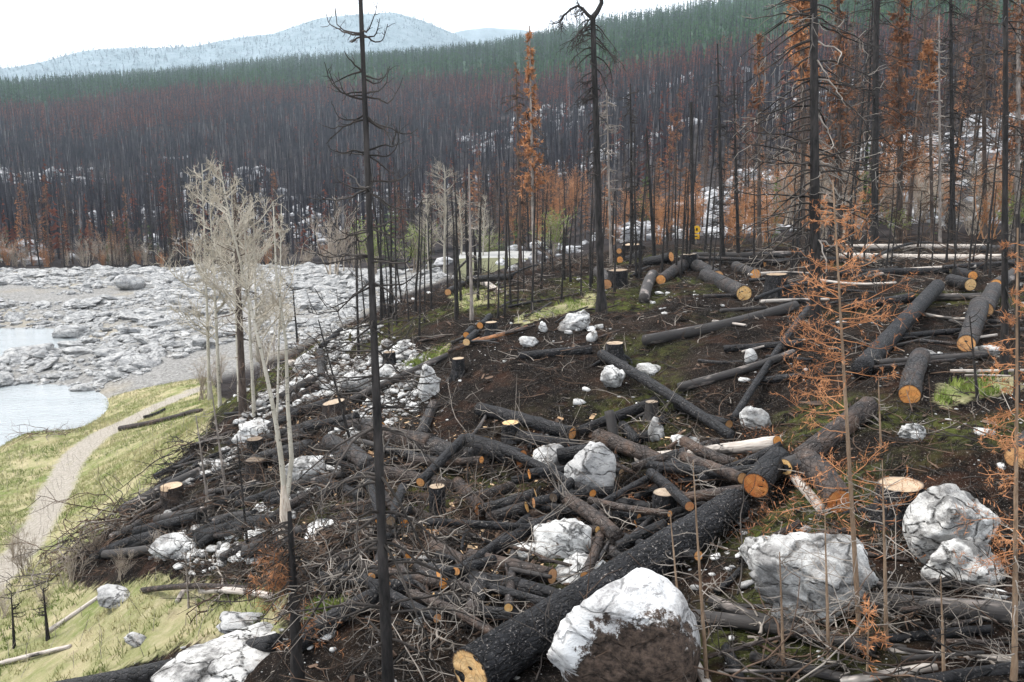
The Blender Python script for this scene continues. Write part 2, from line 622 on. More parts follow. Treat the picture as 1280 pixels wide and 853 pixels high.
def mat_cut(name, a, b, dark):
    k = NT(name)
    r = k.attr('rad')
    c = k.coord('Object')
    n = k.noise(c, 14, 4, 0.6)
    w = k.math('SINE', k.math('ADD', k.math('MULTIPLY', r, 55.0), k.math('MULTIPLY', n, 9.0)))
    col = k.mix(k.ramp(n, (0.35, 0.0), (0.66, 1.0)), a, b)
    col = k.mix(k.math('MULTIPLY', k.ramp(w, (0.2, 0.0), (0.9, 1.0)), 0.35), col, dark)
    sm = k.ramp(k.noise(c, 5.0, 4, 0.7), (0.55, 0.0), (0.72, 1.0))
    col = k.mix(k.math('MULTIPLY', sm, 0.6), col, dark)
    col = k.mix(k.math('MULTIPLY', k.rnd(), 0.55), col, k.mix(n, (0.30, 0.17, 0.08), (0.62, 0.46, 0.28)))
    ck = k.vor(k.scaled(c, (1, 1, 0.1)), 13)
    col = k.mix(k.math('MULTIPLY', k.ramp(ck, (0.0, 1.0), (0.035, 0.0)), 0.55), col, (0.04, 0.015, 0.006))
    col = k.mix(k.ramp(r, (0.86, 0.0), (0.97, 1.0)), col, (0.03, 0.016, 0.010))
    return k.shade(col, 0.6, k.math('ADD', n, k.math('MULTIPLY', w, 0.15)), 0.004, 0.7, 0.35)

CUT_Y = mat_cut('fresh_yellow_cut', (0.60, 0.31, 0.075), (0.72, 0.50, 0.22), (0.33, 0.14, 0.04))
CUT_O = mat_cut('orange_cut', (0.55, 0.19, 0.03), (0.66, 0.30, 0.07), (0.20, 0.05, 0.012))
CUT_D = mat_cut('dark_red_cut', (0.42, 0.11, 0.02), (0.50, 0.20, 0.05), (0.06, 0.018, 0.008))
CUT_P = mat_cut('pale_cut', (0.20, 0.155, 0.115), (0.34, 0.28, 0.215), (0.10, 0.065, 0.04))

CUT_K = mat_cut('blackened_cut', (0.022, 0.018, 0.016), (0.085, 0.062, 0.048), (0.010, 0.009, 0.008))

def mat_rock(name, dark, light, white, crack=1.0, soot=0.5, scale=1.0):
    k = NT(name)
    c = k.coord('Object')
    off = k.new('ShaderNodeVectorMath'); off.operation = 'ADD'
    k.set(off.inputs[0], c); k.set(off.inputs[1], k.scaled(k.rnd(), 11.0))
    c = k.scaled(off.outputs[0], scale)
    wob = k.new('ShaderNodeVectorMath'); wob.operation = 'ADD'
    nz = k.new('ShaderNodeTexNoise'); nz.inputs['Scale'].default_value = 3; nz.inputs['Detail'].default_value = 4
    k.set(nz.inputs['Vector'], c)
    k.set(wob.inputs[0], c); k.set(wob.inputs[1], k.scaled(nz.outputs['Color'], 0.35))
    cw = wob.outputs[0]
    n1 = k.noise(c, 2.3, 6, 0.65)
    n2 = k.noise(c, 16, 6, 0.75)
    n3 = k.noise(k.scaled(cw, (0.5, 0.5, 1.6)), 5.0, 8, 0.78)
    n4 = k.noise(c, 46, 4, 0.7)
    col = k.mix(k.ramp(n2, (0.34, 0.0), (0.60, 1.0)), dark, light)
    wm = k.math('ADD', k.math('MULTIPLY', n1, 0.6), k.math('MULTIPLY', n3, 0.4))
    col = k.mix(k.ramp(wm, (0.44, 0.0), (0.54, 1.0)), col, white)
    col = k.mix(k.math('MULTIPLY', k.ramp(n3, (0.55, 0.0), (0.60, 1.0)), 0.75), col, dark)
    col = k.mix(k.math('MULTIPLY', k.ramp(n4, (0.60, 0.0), (0.66, 1.0)), 0.55 * crack), col, (0.06, 0.055, 0.05))
    br = k.ramp(k.noise(c, 3.1, 4, 0.7), (0.58, 0.0), (0.70, 1.0))
    col = k.mix(k.math('MULTIPLY', br, 0.45), col, (0.20, 0.155, 0.12))
    v = k.vor(k.scaled(cw, (0.8, 0.8, 2.2)), 2.2)
    crk = k.math('MULTIPLY', k.ramp(v, (0.0, 1.0), (0.045, 0.0)), k.ramp(n2, (0.42, 0.0), (0.56, 1.0)))
    col = k.mix(k.math('MULTIPLY', crk, 0.9 * crack), col, (0.025, 0.022, 0.02))
    st = k.ramp(k.noise(c, 1.4, 4, 0.7), (0.56, 0.0), (0.66, 1.0))
    col = k.mix(k.math('MULTIPLY', st, soot), col, (0.045, 0.042, 0.040))
    h = k.math('ADD', k.math('MULTIPLY', n3, 1.2), k.math('MULTIPLY', n2, 0.35))
    h = k.math('SUBTRACT', h, k.math('MULTIPLY', crk, 0.7))
    return k, k.shade(col, 0.85, h, 0.05 / scale, 1.0, 0.2), col, c

_, ROCK_W, _, _ = mat_rock('white_scorched_rock', (0.14, 0.135, 0.13), (0.32, 0.31, 0.30), (0.66, 0.65, 0.63), 1.0, 0.65)
_, ROCK_M, _, _ = mat_rock('stained_grey_white_rock', (0.08, 0.077, 0.074), (0.27, 0.26, 0.25), (0.60, 0.585, 0.56), 1.3, 0.75, 1.3)
_, ROCK_G, _, _ = mat_rock('grey_rock', (0.10, 0.10, 0.10), (0.26, 0.26, 0.26), (0.46, 0.45, 0.44), 1.0, 0.4)
_, ROCK_SHORE, _, _ = mat_rock('pale_shore_rock', (0.11, 0.112, 0.115), (0.25, 0.25, 0.25), (0.40, 0.395, 0.385), 0.7, 0.15, 0.7)
_, ROCK_FAR, _, _ = mat_rock('white_slope_rock', (0.12, 0.12, 0.12), (0.28, 0.28, 0.29), (0.46, 0.46, 0.47), 0.4, 0.35, 0.5)

def mat_soil_rock():
    k, m, col, c = mat_rock('white_rock_with_burnt_soil', (0.20, 0.19, 0.19), (0.55, 0.54, 0.53), (0.78, 0.77, 0.76), 0.25, 0.10)
    p = k.attr('patch')
    edge = k.math('ADD', p, k.math('MULTIPLY', k.math('SUBTRACT', k.noise(c, 7, 9, 0.78), 0.5), 2.6))
    f = k.ramp(edge, (0.46, 0.0), (0.60, 1.0))
    s = k.mix(k.ramp(k.noise(c, 22, 5, 0.7), (0.35, 0.0), (0.7, 1.0)), (0.018, 0.013, 0.010), (0.15, 0.105, 0.08))
    c2 = k.mix(f, col, s)
    k.set(k.b.inputs['Base Color'], c2)
    return m
ROCK_SOIL = mat_soil_rock()

def mat_leafy(name, a, b, sc=3.0, rough=0.7, spec=0.06, obj=0.25):
    k = NT(name)
    n = k.noise(k.pos(), sc, 2, 0.6)
    col = k.mix(k.ramp(n, (0.35, 0.0), (0.65, 1.0)), a, b)
    r = k.rnd()
    col = k.mix(k.math('MULTIPLY', r, obj), col, k.mix(0.5, a, (0.03, 0.02, 0.015)))
    return k.shade(col, rough, None, 0, 0, spec)

NEEDLE_O = mat_leafy('dead_orange_needles', (0.24, 0.100, 0.045), (0.52, 0.25, 0.12), 3.5)
NEEDLE_OD = mat_leafy('dead_rust_needles', (0.16, 0.070, 0.038), (0.33, 0.155, 0.080), 1.2)
NEEDLE_R = mat_leafy('far_rust_needles', (0.050, 0.022, 0.019), (0.19, 0.066, 0.043), 0.15)
NEEDLE_G = mat_leafy('green_needles', (0.035, 0.075, 0.018), (0.12, 0.19, 0.045), 1.0)
NEEDLE_FG = mat_leafy('far_green_needles', (0.014, 0.045, 0.018), (0.048, 0.110, 0.036), 0.03)
NEEDLE_SNOW = mat_leafy('frosted_hazed_far_needles', (0.11, 0.155, 0.17), (0.22, 0.27, 0.295), 0.02)  # frost, plus distance haze painted into the pale colour
SHRUB_TAN = mat_leafy('pale_shrub_twigs', (0.22, 0.175, 0.135), (0.46, 0.40, 0.33), 1.0)
SHRUB_O = mat_leafy('orange_shrub_twigs', (0.26, 0.12, 0.055), (0.50, 0.27, 0.14), 0.8)
BUD_G = mat_leafy('fresh_green_leaves', (0.12, 0.18, 0.03), (0.30, 0.38, 0.09), 1.5)
TWIG_D = mat_leafy('dark_burnt_twigs', (0.012, 0.011, 0.010), (0.060, 0.051, 0.045), 4.0, 0.6, 0.10)
TWIG_G = mat_leafy('grey_dead_twigs', (0.10, 0.085, 0.072), (0.34, 0.30, 0.26), 2.5, 0.7, 0.10)
TWIG_B = mat_leafy('brown_dead_twigs', (0.034, 0.023, 0.018), (0.14, 0.092, 0.064), 2.5, 0.7, 0.10)
CHIP = mat_leafy('wood_chips', (0.22, 0.12, 0.06), (0.58, 0.42, 0.26), 7.0)
TRUNK_FAR = mat_leafy('far_burnt_trunks', (0.008, 0.008, 0.011), (0.046, 0.042, 0.049), 0.4)
TRUNK_PALE = mat_leafy('far_pale_trunks', (0.06, 0.057, 0.058), (0.17, 0.16, 0.16), 0.4)
GRASS_M = mat_leafy('spring_grass', (0.13, 0.175, 0.045), (0.42, 0.375, 0.21), 0.55, 0.7, 0.05)
GRASS_G = mat_leafy('fresh_green_grass', (0.10, 0.155, 0.03), (0.26, 0.29, 0.085), 1.4, 0.7, 0.05)

def mat_trunk(name, a, b, sc=8.0, bump=0.01, spots=None):
    k = NT(name)
    c = k.coord('Object')
    off = k.new('ShaderNodeVectorMath'); off.operation = 'ADD'
    k.set(off.inputs[0], c); k.set(off.inputs[1], k.scaled(k.rnd(), 5.0))
    c = off.outputs[0]
    n = k.noise(k.scaled(c, (1, 1, 0.25)), sc * 2.5, 5, 0.65)
    n2 = k.noise(c, 2.0, 3)
    col = k.mix(k.ramp(n, (0.33, 0.0), (0.68, 1.0)), a, b)
    col = k.mix(k.math('MULTIPLY', k.ramp(n2, (0.4, 0.0), (0.65, 1.0)), 0.5), col, a)
    if spots:
        s = k.ramp(k.noise(k.scaled(c, (1, 1, 2.2)), 16, 3, 0.6), (0.60, 0.0), (0.66, 1.0))
        col = k.mix(k.math('MULTIPLY', s, 0.85), col, spots)
    return k.shade(col, 0.75, n, bump, 0.9, 0.12)

TRUNK_C = mat_trunk('charred_trunk', (0.010, 0.0095, 0.0095), (0.050, 0.044, 0.041))
TRUNK_BR = mat_trunk('scorched_trunk', (0.035, 0.027, 0.023), (0.13, 0.098, 0.080))
TRUNK_GREY = mat_trunk('weathered_snag', (0.10, 0.085, 0.075), (0.36, 0.31, 0.27), 8)
TRUNK_TAN = mat_trunk('tan_sapling_bark', (0.12, 0.078, 0.050), (0.31, 0.22, 0.15), 12)
ASPEN = mat_trunk('aspen_bark', (0.27, 0.245, 0.195), (0.48, 0.44, 0.37), 5, 0.004, (0.05, 0.045, 0.04))
ASPEN_TW = mat_leafy('aspen_twigs', (0.27, 0.235, 0.18), (0.50, 0.45, 0.37), 2.0)
PEELED = mat_pale('peeled_aspen_wood', (0.26, 0.20, 0.15), (0.58, 0.51, 0.43), 0.12)

def mat_ground():
    k = NT('ground_soil')
    p = k.pos()
    za = [k.attr('zone_a', i) for i in range(3)]
    zb = [k.attr('zone_b', i) for i in range(3)]
    n1 = k.noise(p, 0.9, 6, 0.65)
    n2 = k.noise(p, 6, 6, 0.7)
    n3 = k.noise(p, 30, 4, 0.7)
    burnt = k.mix(k.ramp(n2, (0.34, 0.0), (0.72, 1.0)), (0.0035, 0.0031, 0.0030), (0.021, 0.017, 0.0145))
    burnt = k.mix(k.math('MULTIPLY', k.ramp(n1, (0.50, 0.0), (0.66, 1.0)), 0.6), burnt, (0.034, 0.024, 0.018))
    rd = k.ramp(k.noise(p, 1.7, 5, 0.7), (0.52, 0.0), (0.64, 1.0))
    burnt = k.mix(k.math('MULTIPLY', rd, 0.5), burnt, (0.050, 0.025, 0.016))
    burnt = k.mix(k.math('MULTIPLY', k.ramp(n3, (0.59, 0.0), (0.66, 1.0)), 0.45), burnt, (0.16, 0.125, 0.10))
    burnt = k.mix(k.math('MULTIPLY', k.ramp(k.noise(p, 70, 2, 0.6), (0.66, 0.0), (0.70, 1.0)), 0.75), burnt, (0.34, 0.30, 0.27))
    moss = k.mix(k.ramp(n2, (0.3, 0.0), (0.7, 1.0)), (0.030, 0.036, 0.010), (0.095, 0.110, 0.026))
    mfac = k.math('MULTIPLY', zb[1], k.ramp(n2, (0.40, 0.0), (0.58, 1.0)))
    burnt = k.mix(mfac, burnt, moss)
    grass = k.mix(k.ramp(n1, (0.36, 0.0), (0.64, 1.0)), (0.135, 0.165, 0.052), (0.37, 0.32, 0.195))
    grass = k.mix(k.math('MULTIPLY', k.ramp(n2, (0.50, 0.0), (0.70, 1.0)), 0.6), grass, (0.40, 0.345, 0.235))
    grass = k.mix(k.math('MULTIPLY', k.ramp(k.noise(p, 2.3, 5, 0.75), (0.55, 0.0), (0.68, 1.0)), 0.55), grass, (0.19, 0.15, 0.10))
    trail = k.mix(k.ramp(k.noise(p, 14, 5, 0.75), (0.33, 0.0), (0.68, 1.0)), (0.20, 0.175, 0.145), (0.42, 0.385, 0.335))
    shore = k.mix(k.ramp(n2, (0.36, 0.0), (0.66, 1.0)), (0.12, 0.116, 0.11), (0.33, 0.32, 0.305))
    shore = k.mix(k.math('MULTIPLY', k.ramp(k.noise(p, 0.13, 4, 0.6), (0.52, 0.0), (0.64, 1.0)), 0.45), shore, (0.29, 0.245, 0.17))
    wood = k.mix(k.ramp(k.noise(p, 0.16, 6, 0.7), (0.40, 0.0), (0.64, 1.0)), (0.012, 0.011, 0.012), (0.050, 0.043, 0.042))
    green = k.mix(k.ramp(k.noise(p, 0.05, 5), (0.4, 0.0), (0.6, 1.0)), (0.012, 0.030, 0.016), (0.035, 0.060, 0.030))
    col = burnt
    col = k.mix(zb[0], col, wood)
    col = k.mix(zb[2], col, green)
    col = k.mix(za[2], col, shore)
    edge = k.math('ADD', za[0], k.math('MULTIPLY', k.math('SUBTRACT', n2, 0.5), 0.9))
    col = k.mix(k.ramp(edge, (0.40, 0.0), (0.60, 1.0)), col, grass)
    edge = k.math('ADD', za[1], k.math('MULTIPLY', k.math('SUBTRACT', k.noise(p, 3.5, 6, 0.75), 0.5), 1.7))
    col = k.mix(k.ramp(edge, (0.35, 0.0), (0.85, 1.0)), col, trail)
    h = k.math('ADD', k.math('MULTIPLY', n2, 1.0), k.math('MULTIPLY', n3, 0.35))
    return k.shade(col, 0.9, h, 0.09, 1.0, 0.02)
GROUND = mat_ground()

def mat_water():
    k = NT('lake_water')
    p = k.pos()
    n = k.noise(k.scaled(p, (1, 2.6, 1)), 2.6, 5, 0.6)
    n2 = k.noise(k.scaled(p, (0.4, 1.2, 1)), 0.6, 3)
    col = k.mix(n2, (0.24, 0.265, 0.275), (0.34, 0.36, 0.365))  # pale base colour stands in for sun glare on the lake
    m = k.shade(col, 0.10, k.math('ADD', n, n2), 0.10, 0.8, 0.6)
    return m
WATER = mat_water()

def mat_mountain():
    k = NT('snow_dusted_hazed_mountain')
    p = k.pos()
    n = k.noise(p, 0.004, 8, 0.62)
    n2 = k.noise(p, 0.035, 6, 0.75)
    col = k.mix(k.ramp(n2, (0.36, 0.0), (0.64, 1.0)), (0.13, 0.18, 0.20), (0.23, 0.29, 0.32))  # pale blue, low-contrast tones: part of the distance haze is painted in
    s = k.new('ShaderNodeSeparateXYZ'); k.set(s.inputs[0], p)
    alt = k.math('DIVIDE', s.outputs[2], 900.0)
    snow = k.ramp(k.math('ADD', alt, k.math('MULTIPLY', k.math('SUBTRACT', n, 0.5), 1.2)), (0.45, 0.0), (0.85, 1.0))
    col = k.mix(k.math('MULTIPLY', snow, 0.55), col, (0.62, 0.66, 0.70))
    return k.shade(col, 0.95, n2, 8.0, 1.0, 0.05)
MOUNT = mat_mountain()

def mat_plain(name, c, rough=0.6, metal=0.0, var=0.2):
    k = NT(name)
    n = k.noise(k.coord('Object'), 12, 4, 0.6)
    col = k.mix(k.math('MULTIPLY', n, var), c, tuple(x * 0.4 for x in c))
    k.b.inputs['Metallic'].default_value = metal
    return k.shade(col, rough, n, 0.002, 0.4, 0.4)
ROAD = mat_plain('pale_gravel_road', (0.30, 0.295, 0.28), 0.9)
SHOULDER = mat_plain('dry_grass_shoulder', (0.13, 0.13, 0.065), 0.9, 0.0, 0.8)
SIGN_Y = mat_plain('yellow_sign_paint', (0.72, 0.40, 0.02), 0.5)
SIGN_K = mat_plain('dark_sign_print', (0.03, 0.025, 0.02), 0.6)
POST = mat_plain('grey_wood_post', (0.20, 0.17, 0.14), 0.85)

# ---------------------------------------------------------------- setting: ground, water, hills
def poly_world(pix):
    return np.array([ground(u, v)[:2] for u, v in pix])

def inside(poly, x, y):
    c = np.zeros(x.shape, bool)
    n = len(poly)
    j = n - 1
    for i in range(n):
        xi, yi, xj, yj = poly[i][0], poly[i][1], poly[j][0], poly[j][1]
        if abs(yj - yi) > 1e-9:
            c ^= ((yi > y) != (yj > y)) & (x < (xj - xi) * (y - yi) / (yj - yi) + xi)
        j = i
    return c

def edge_dist(poly, x, y):
    d = np.full(x.shape, 1e9)
    n = len(poly)
    for i in range(n):
        a, b = poly[i], poly[(i + 1) % n]
        ab = b - a
        t = np.clip(((x - a[0]) * ab[0] + (y - a[1]) * ab[1]) / (ab @ ab + 1e-9), 0, 1)
        d = np.minimum(d, np.hypot(x - a[0] - ab[0] * t, y - a[1] - ab[1] * t))
    return d

def mask(poly, x, y, soft):
    out = np.zeros(x.shape)
    lo, hi = poly.min(0) - soft, poly.max(0) + soft
    s = (x > lo[0]) & (x < hi[0]) & (y > lo[1]) & (y < hi[1])
    if s.any():
        d = edge_dist(poly, x[s], y[s])
        d = np.where(inside(poly, x[s], y[s]), d, -d)
        out[s] = sstep(-soft, soft, d)
    return out

P_GRASS = poly_world([(-260, 640), (0, 560), (60, 525), (150, 493), (262, 472), (282, 500), (256, 545), (206, 594), (160, 636), (92, 694), (80, 726), (130, 738), (200, 722),
                      (300, 735), (352, 752), (345, 790), (210, 815), (90, 856), (-100, 870), (-260, 800)])
P_TRAIL = poly_world([(-60, 740), (0, 693), (29, 656), (46, 616), (72, 575), (122, 538), (192, 505), (256, 481), (260, 486), (200, 511), (138, 546), (104, 582), (90, 618),
                      (68, 660), (35, 706), (0, 742), (-60, 806)])
P_SHORE = poly_world([(-420, 548), (0, 556), (62, 528), (150, 496), (265, 474), (330, 452), (410, 415), (500, 370), (560, 348), (548, 338), (400, 332), (200, 335), (0, 337), (-420, 338)])
P_GREEN = [poly_world(p) for p in ([(640, 402), (690, 384), (735, 366), (746, 368), (742, 382), (700, 394), (655, 408)],
                                   [(560, 372), (600, 352), (640, 360), (625, 380), (580, 388)],
                                   [(1165, 500), (1200, 478), (1262, 468), (1275, 482), (1230, 498), (1180, 508)],
                                   [(500, 455), (560, 432), (560, 440), (510, 465)],
                                   [(395, 758), (450, 748), (450, 765), (380, 775)])]
P_TALUS = poly_world([(205, 640), (280, 560), (330, 490), (420, 415), (480, 410), (545, 450), (545, 500), (470, 540), (420, 600), (360, 690), (250, 720), (160, 690)])
P_PILE = poly_world([(330, 560), (420, 480), (560, 540), (700, 520), (840, 520), (960, 560), (930, 620), (800, 720), (640, 780), (480, 790), (380, 720)])
P_CREST = poly_world([(1020, 345), (1020, 312), (1290, 303), (1290, 350)])

def ground_mesh():
    r = np.concatenate([np.exp(np.linspace(math.log(1.3), math.log(4.5), 22))[:-1], np.exp(np.linspace(math.log(4.5), math.log(42), 330))[:-1],
                        np.exp(np.linspace(math.log(42), math.log(180), 90))[:-1], np.exp(np.linspace(math.log(180), math.log(1300), 70))[:-1],
                        np.exp(np.linspace(math.log(1300), math.log(3200), 24))])
    th = np.concatenate([np.linspace(-1.75, -0.66, 24)[:-1], np.linspace(-0.66, 0.66, 460), np.linspace(0.66, 1.75, 24)[1:]])
    R, T = np.meshgrid(r, th, indexing='ij')
    X, Y = R * np.sin(T), R * np.cos(T)
    Z = height(X, Y)
    nr, nt = R.shape
    idx = np.arange(nr * nt).reshape(nr, nt)
    Q = np.stack([idx[:-1, :-1], idx[:-1, 1:], idx[1:, 1:], idx[1:, :-1]], -1).reshape(-1, 4)[:, ::-1]
    x, y, z = X.ravel(), Y.ravel(), Z.ravel()
    rr, tt = R.ravel(), T.ravel()
    g = mask(P_GRASS, x, y, 0.7)
    for p in P_GREEN:
        g = np.maximum(g, mask(p, x, y, 0.35))
    t = mask(P_TRAIL, x, y, 0.30)
    s = mask(P_SHORE, x, y, 1.2)
    s = np.maximum(s, sstep(-11.0, -12.0, z) * (rr < 85))
    # soil of the burnt forest, and of the living forest above it
    wood = sstep(30, 46, rr)
    lim = np.interp(tt, [-0.7, -0.53, -0.3, -0.07, 0.11, 0.23, 0.4, 0.7], [520, 500, 510, 470, 360, 320, 300, 300])
    green = sstep(0.95, 1.15, rr / lim + 0.10 * vnoise(np.stack([x * 0.012, y * 0.012, z * 0], -1), 5))
    P3 = np.stack([x, y, z * 0], -1)
    moss = 0.8 * sstep(0.10, 0.5, fbm(P3 * 0.5, 3, 77)) * (1 - sstep(26, 34, rr))
    me = make_mesh('ground', np.stack([x, y, z], -1), Q, GROUND)
    for nm, ch in (('zone_a', (g, t, s)), ('zone_b', (wood, moss, green))):
        a = me.color_attributes.new(nm, 'FLOAT_COLOR', 'POINT')
        a.data.foreach_set('color', np.stack([*ch, np.ones_like(x)], -1).astype(np.float32).ravel())
    return struct('ground', me)
ground_mesh()

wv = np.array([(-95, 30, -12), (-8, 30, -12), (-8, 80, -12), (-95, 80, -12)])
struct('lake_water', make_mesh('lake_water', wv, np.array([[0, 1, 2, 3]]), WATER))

def ridge(name, pts, r0, depth, base_z, mat, seed, n=150, m=44):
    """a mountain: its skyline given as bearings and heights, a slope towards us and one away"""
    us = np.array([p[0] for p in pts], float)
    vs = np.array([p[1] for p in pts], float)
    u = np.linspace(us[0], us[-1], n)
    v = np.interp(u, us, vs)
    th = np.array([rowslope(a, b)[0] for a, b in zip(u, v)])
    top = np.array([rowslope(a, b)[1] for a, b in zip(u, v)]) * r0
    s = np.linspace(-1, 0.6, m)
    S, TH = np.meshgrid(s, th, indexing='ij')
    R = r0 + S * depth
    prof = np.where(S < 0, (1 + S) ** 1.25, 1 - 0.75 * S)
    Z = base_z + (top[None] - base_z) * prof
    X, Y = R * np.sin(TH), R * np.cos(TH)
    nz = fbm(np.stack([X * 0.0016, Y * 0.0016, Z * 0], -1), 5, seed)
    Z = Z + nz * depth * 0.05 * (1 - np.exp(-((S) / 0.12) ** 2)) + vnoise(np.stack([X * 0.008, Y * 0.008, Z * 0], -1), seed + 9) * 8
    idx = np.arange(n * m).reshape(m, n)
    Q = np.stack([idx[:-1, :-1], idx[:-1, 1:], idx[1:, 1:], idx[1:, :-1]], -1).reshape(-1, 4)[:, ::-1]
    struct(name, make_mesh(name, np.stack([X, Y, Z], -1), Q, mat))
    return X, Y, Z

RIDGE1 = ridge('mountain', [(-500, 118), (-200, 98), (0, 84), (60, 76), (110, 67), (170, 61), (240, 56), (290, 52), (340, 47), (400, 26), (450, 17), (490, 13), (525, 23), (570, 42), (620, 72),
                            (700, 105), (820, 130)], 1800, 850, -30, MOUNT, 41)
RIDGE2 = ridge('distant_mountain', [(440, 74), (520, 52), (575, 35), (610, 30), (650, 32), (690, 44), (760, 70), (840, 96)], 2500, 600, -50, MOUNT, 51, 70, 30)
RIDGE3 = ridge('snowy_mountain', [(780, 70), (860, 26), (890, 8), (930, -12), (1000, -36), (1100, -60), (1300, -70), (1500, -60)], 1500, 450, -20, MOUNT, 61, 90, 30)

def road():
    us = np.linspace(572, 705, 40)
    vs = np.interp(us, [572, 620, 660, 705], [324.0, 322.5, 323.0, 325.0])
    near = np.array([at_depth(u, v, 62.0) for u, v in zip(us, vs)])
    n = len(near)
    rows = [near + [0, -9.0, -2.1], near, near + [0, 4.2, 0.05], near + [0, 7.5, -1.6]]
    V = np.concatenate(rows)
    V = V + fbm(V * 0.8, 3, 5)[:, None] * np.array([0.0, 0.25, 0.06])
    q = [(r * n + i, r * n + i + 1, (r + 1) * n + i + 1, (r + 1) * n + i) for r in range(3) for i in range(n - 1)]
    m = [0 if n - 1 <= j < 2 * (n - 1) else 1 for j in range(len(q))]
    struct('gravel_road', make_mesh('gravel_road', V, np.array(q), [ROAD, SHOULDER], True, m))
road()

# ---------------------------------------------------------------- tree kinds that are copied (about 10 m tall, base at the origin)
UP = np.array([0, 0, 1.0])

def trunk_mesh(H, r0, r1, mat, S=7, K=10, lean=0.0, wig=0.02, rng=RNG, name='trunk'):
    t = np.linspace(0, 1, K)
    w = np.cumsum(rng.normal(0, 1, (K, 2)), 0) * wig * H / K
    P = np.stack([w[:, 0] * t, w[:, 1] * t, t * H - 0.06 * H / 10], -1)[None]
    R = (r0 * (1 - t) ** 0.9 + r1 * t)[None].copy()
    R[0, 0] *= 1.35
    m = MB().tube(P, R, S)
    return m.mesh(name, mat), P[0]

def on_trunk(P, f):
    x = np.asarray(f) * (len(P) - 1)
    i = np.minimum(x.astype(int), len(P) - 2)
    g = (x - i)[:, None]
    return P[i] * (1 - g) + P[i + 1] * g

PROTO = {}
def proto(kind, parts_fn, n):
    """n hidden-free prototypes: the first use of each moves it, later uses copy it"""
    PROTO[kind] = [[parts_fn(np.random.default_rng(100 * n + 7 * i + len(kind))), None] for i in range(n)]

def plant(kind, loc, rz, scale, label, cat, group=None, name=None, lean=None, pick=None, rng=RNG):
    opts = PROTO[kind]
    e = opts[int(rng.integers(len(opts))) if pick is None else pick % len(opts)]
    sc = scale if hasattr(scale, '__len__') else (scale,) * 3
    if e[1] is None:
        root = empty(name or kind, loc, rz)
        root.scale = sc
        for nm, me, kd in e[0]:
            o = link(nm, me, root)
            if kd:
                o['kind'] = kd
        e[1] = root
        o = root
        tag(o, label, cat, group)
    else:
        o = copy_thing(e[1], loc, rz, sc, label, group)
        o['category'] = cat
        if group is None and 'group' in o:
            del o['group']
        o.name = name or kind
    if lean is not None:
        o.rotation_euler = (lean[0], lean[1], rz)
    else:
        o.rotation_euler = (0, 0, rz)
    return o

def k_pole(rng):
    me, P = trunk_mesh(10, 0.085, 0.022, TRUNK_C, 6, 9, 0, 0.05, rng)
    n = 26
    f = rng.uniform(0.12, 0.98, n)
    L = limb_paths(on_trunk(P, f), rng.uniform(0, 6.28, n), rng.uniform(-0.5, 0.5, n), rng.uniform(0.15, 0.75, n) * (1.2 - f), 4, 0.2, 0.1, 0.10, rng)
    m = MB().tube(L, radii(n, 4, 0.022, 0.008), 3)
    return [('trunk', me, None), ('branches', m.mesh('pole_branches', TWIG_D), None)]

def k_burnt(rng, mat_t=None, twig=None, dens=1.0):
    me, P = trunk_mesh(10, 0.095, 0.018, mat_t or TRUNK_C, 7, 9, 0, 0.03, rng)
    n = int(70 * dens)
    f = rng.uniform(0.16, 0.99, n)
    ln = (0.25 + 1.15 * (1 - f) ** 0.8) * rng.uniform(0.5, 1.15, n) * np.clip(0.35 + 2.0 * (f - 0.1), 0.3, 1)
    L = limb_paths(on_trunk(P, f), rng.uniform(0, 6.28, n), rng.uniform(-0.35, 0.45, n), ln, 5, rng.uniform(0.2, 0.6, n), rng.uniform(0.1, 0.5, n), 0.09, rng)
    m = MB().tube(L, radii(n, 5, 0.022, 0.007), 3)
    tw = twig_paths(L, 4, ln * 0.35, 3, 0.9, -0.2, 0.25, 0.15, rng)
    m.tube(tw, radii(len(tw), 3, 0.010, 0.005), 3)
    return [('trunk', me, None), ('branches', m.mesh('burnt_branches', twig or TWIG_D), None)]

def k_rust(rng, mats=None, bare=0.25, mass=1.0):
    mats = mats or NEEDLE_OD
    me, P = trunk_mesh(10, 0.085, 0.018, TRUNK_BR, 7, 9, 0, 0.03, rng)
    n = 85
    f = np.concatenate([rng.uniform(bare, 0.99, n - 12), rng.uniform(0.08, bare, 12)])
    ln = (0.18 + 1.15 * (1 - f) ** 0.75) * rng.uniform(0.45, 1.2, n)
    L = limb_paths(on_trunk(P, f), rng.uniform(0, 6.28, n), rng.uniform(-0.3, 0.35, n), ln, 5, rng.uniform(0.25, 0.6, n), rng.uniform(0.1, 0.3, n), 0.08, rng)
    m = MB().tube(L, radii(n, 5, 0.02, 0.007), 3)
    p, d = along(L[:n - 12], int(26 * mass), 0.2, rng)
    keep = vnoise(p * 1.4 + 3.1, int(rng.integers(99))) > -0.25
    p, d = p[keep], d[keep]
    p = p + rng.normal(0, 0.045, p.shape)
    V, F = leaves(p, 0.13, 0.04, 0.35, rng, d * 0.9)
    lm = make_mesh('rust_needles', V, F, mats, False)
    return [('trunk', me, None), ('branches', m.mesh('rust_branches', TWIG_B), None), ('crown', lm, None)]

def k_green(rng, mat=None):
    return k_rust(rng, mat or NEEDLE_G, 0.10, 1.6)

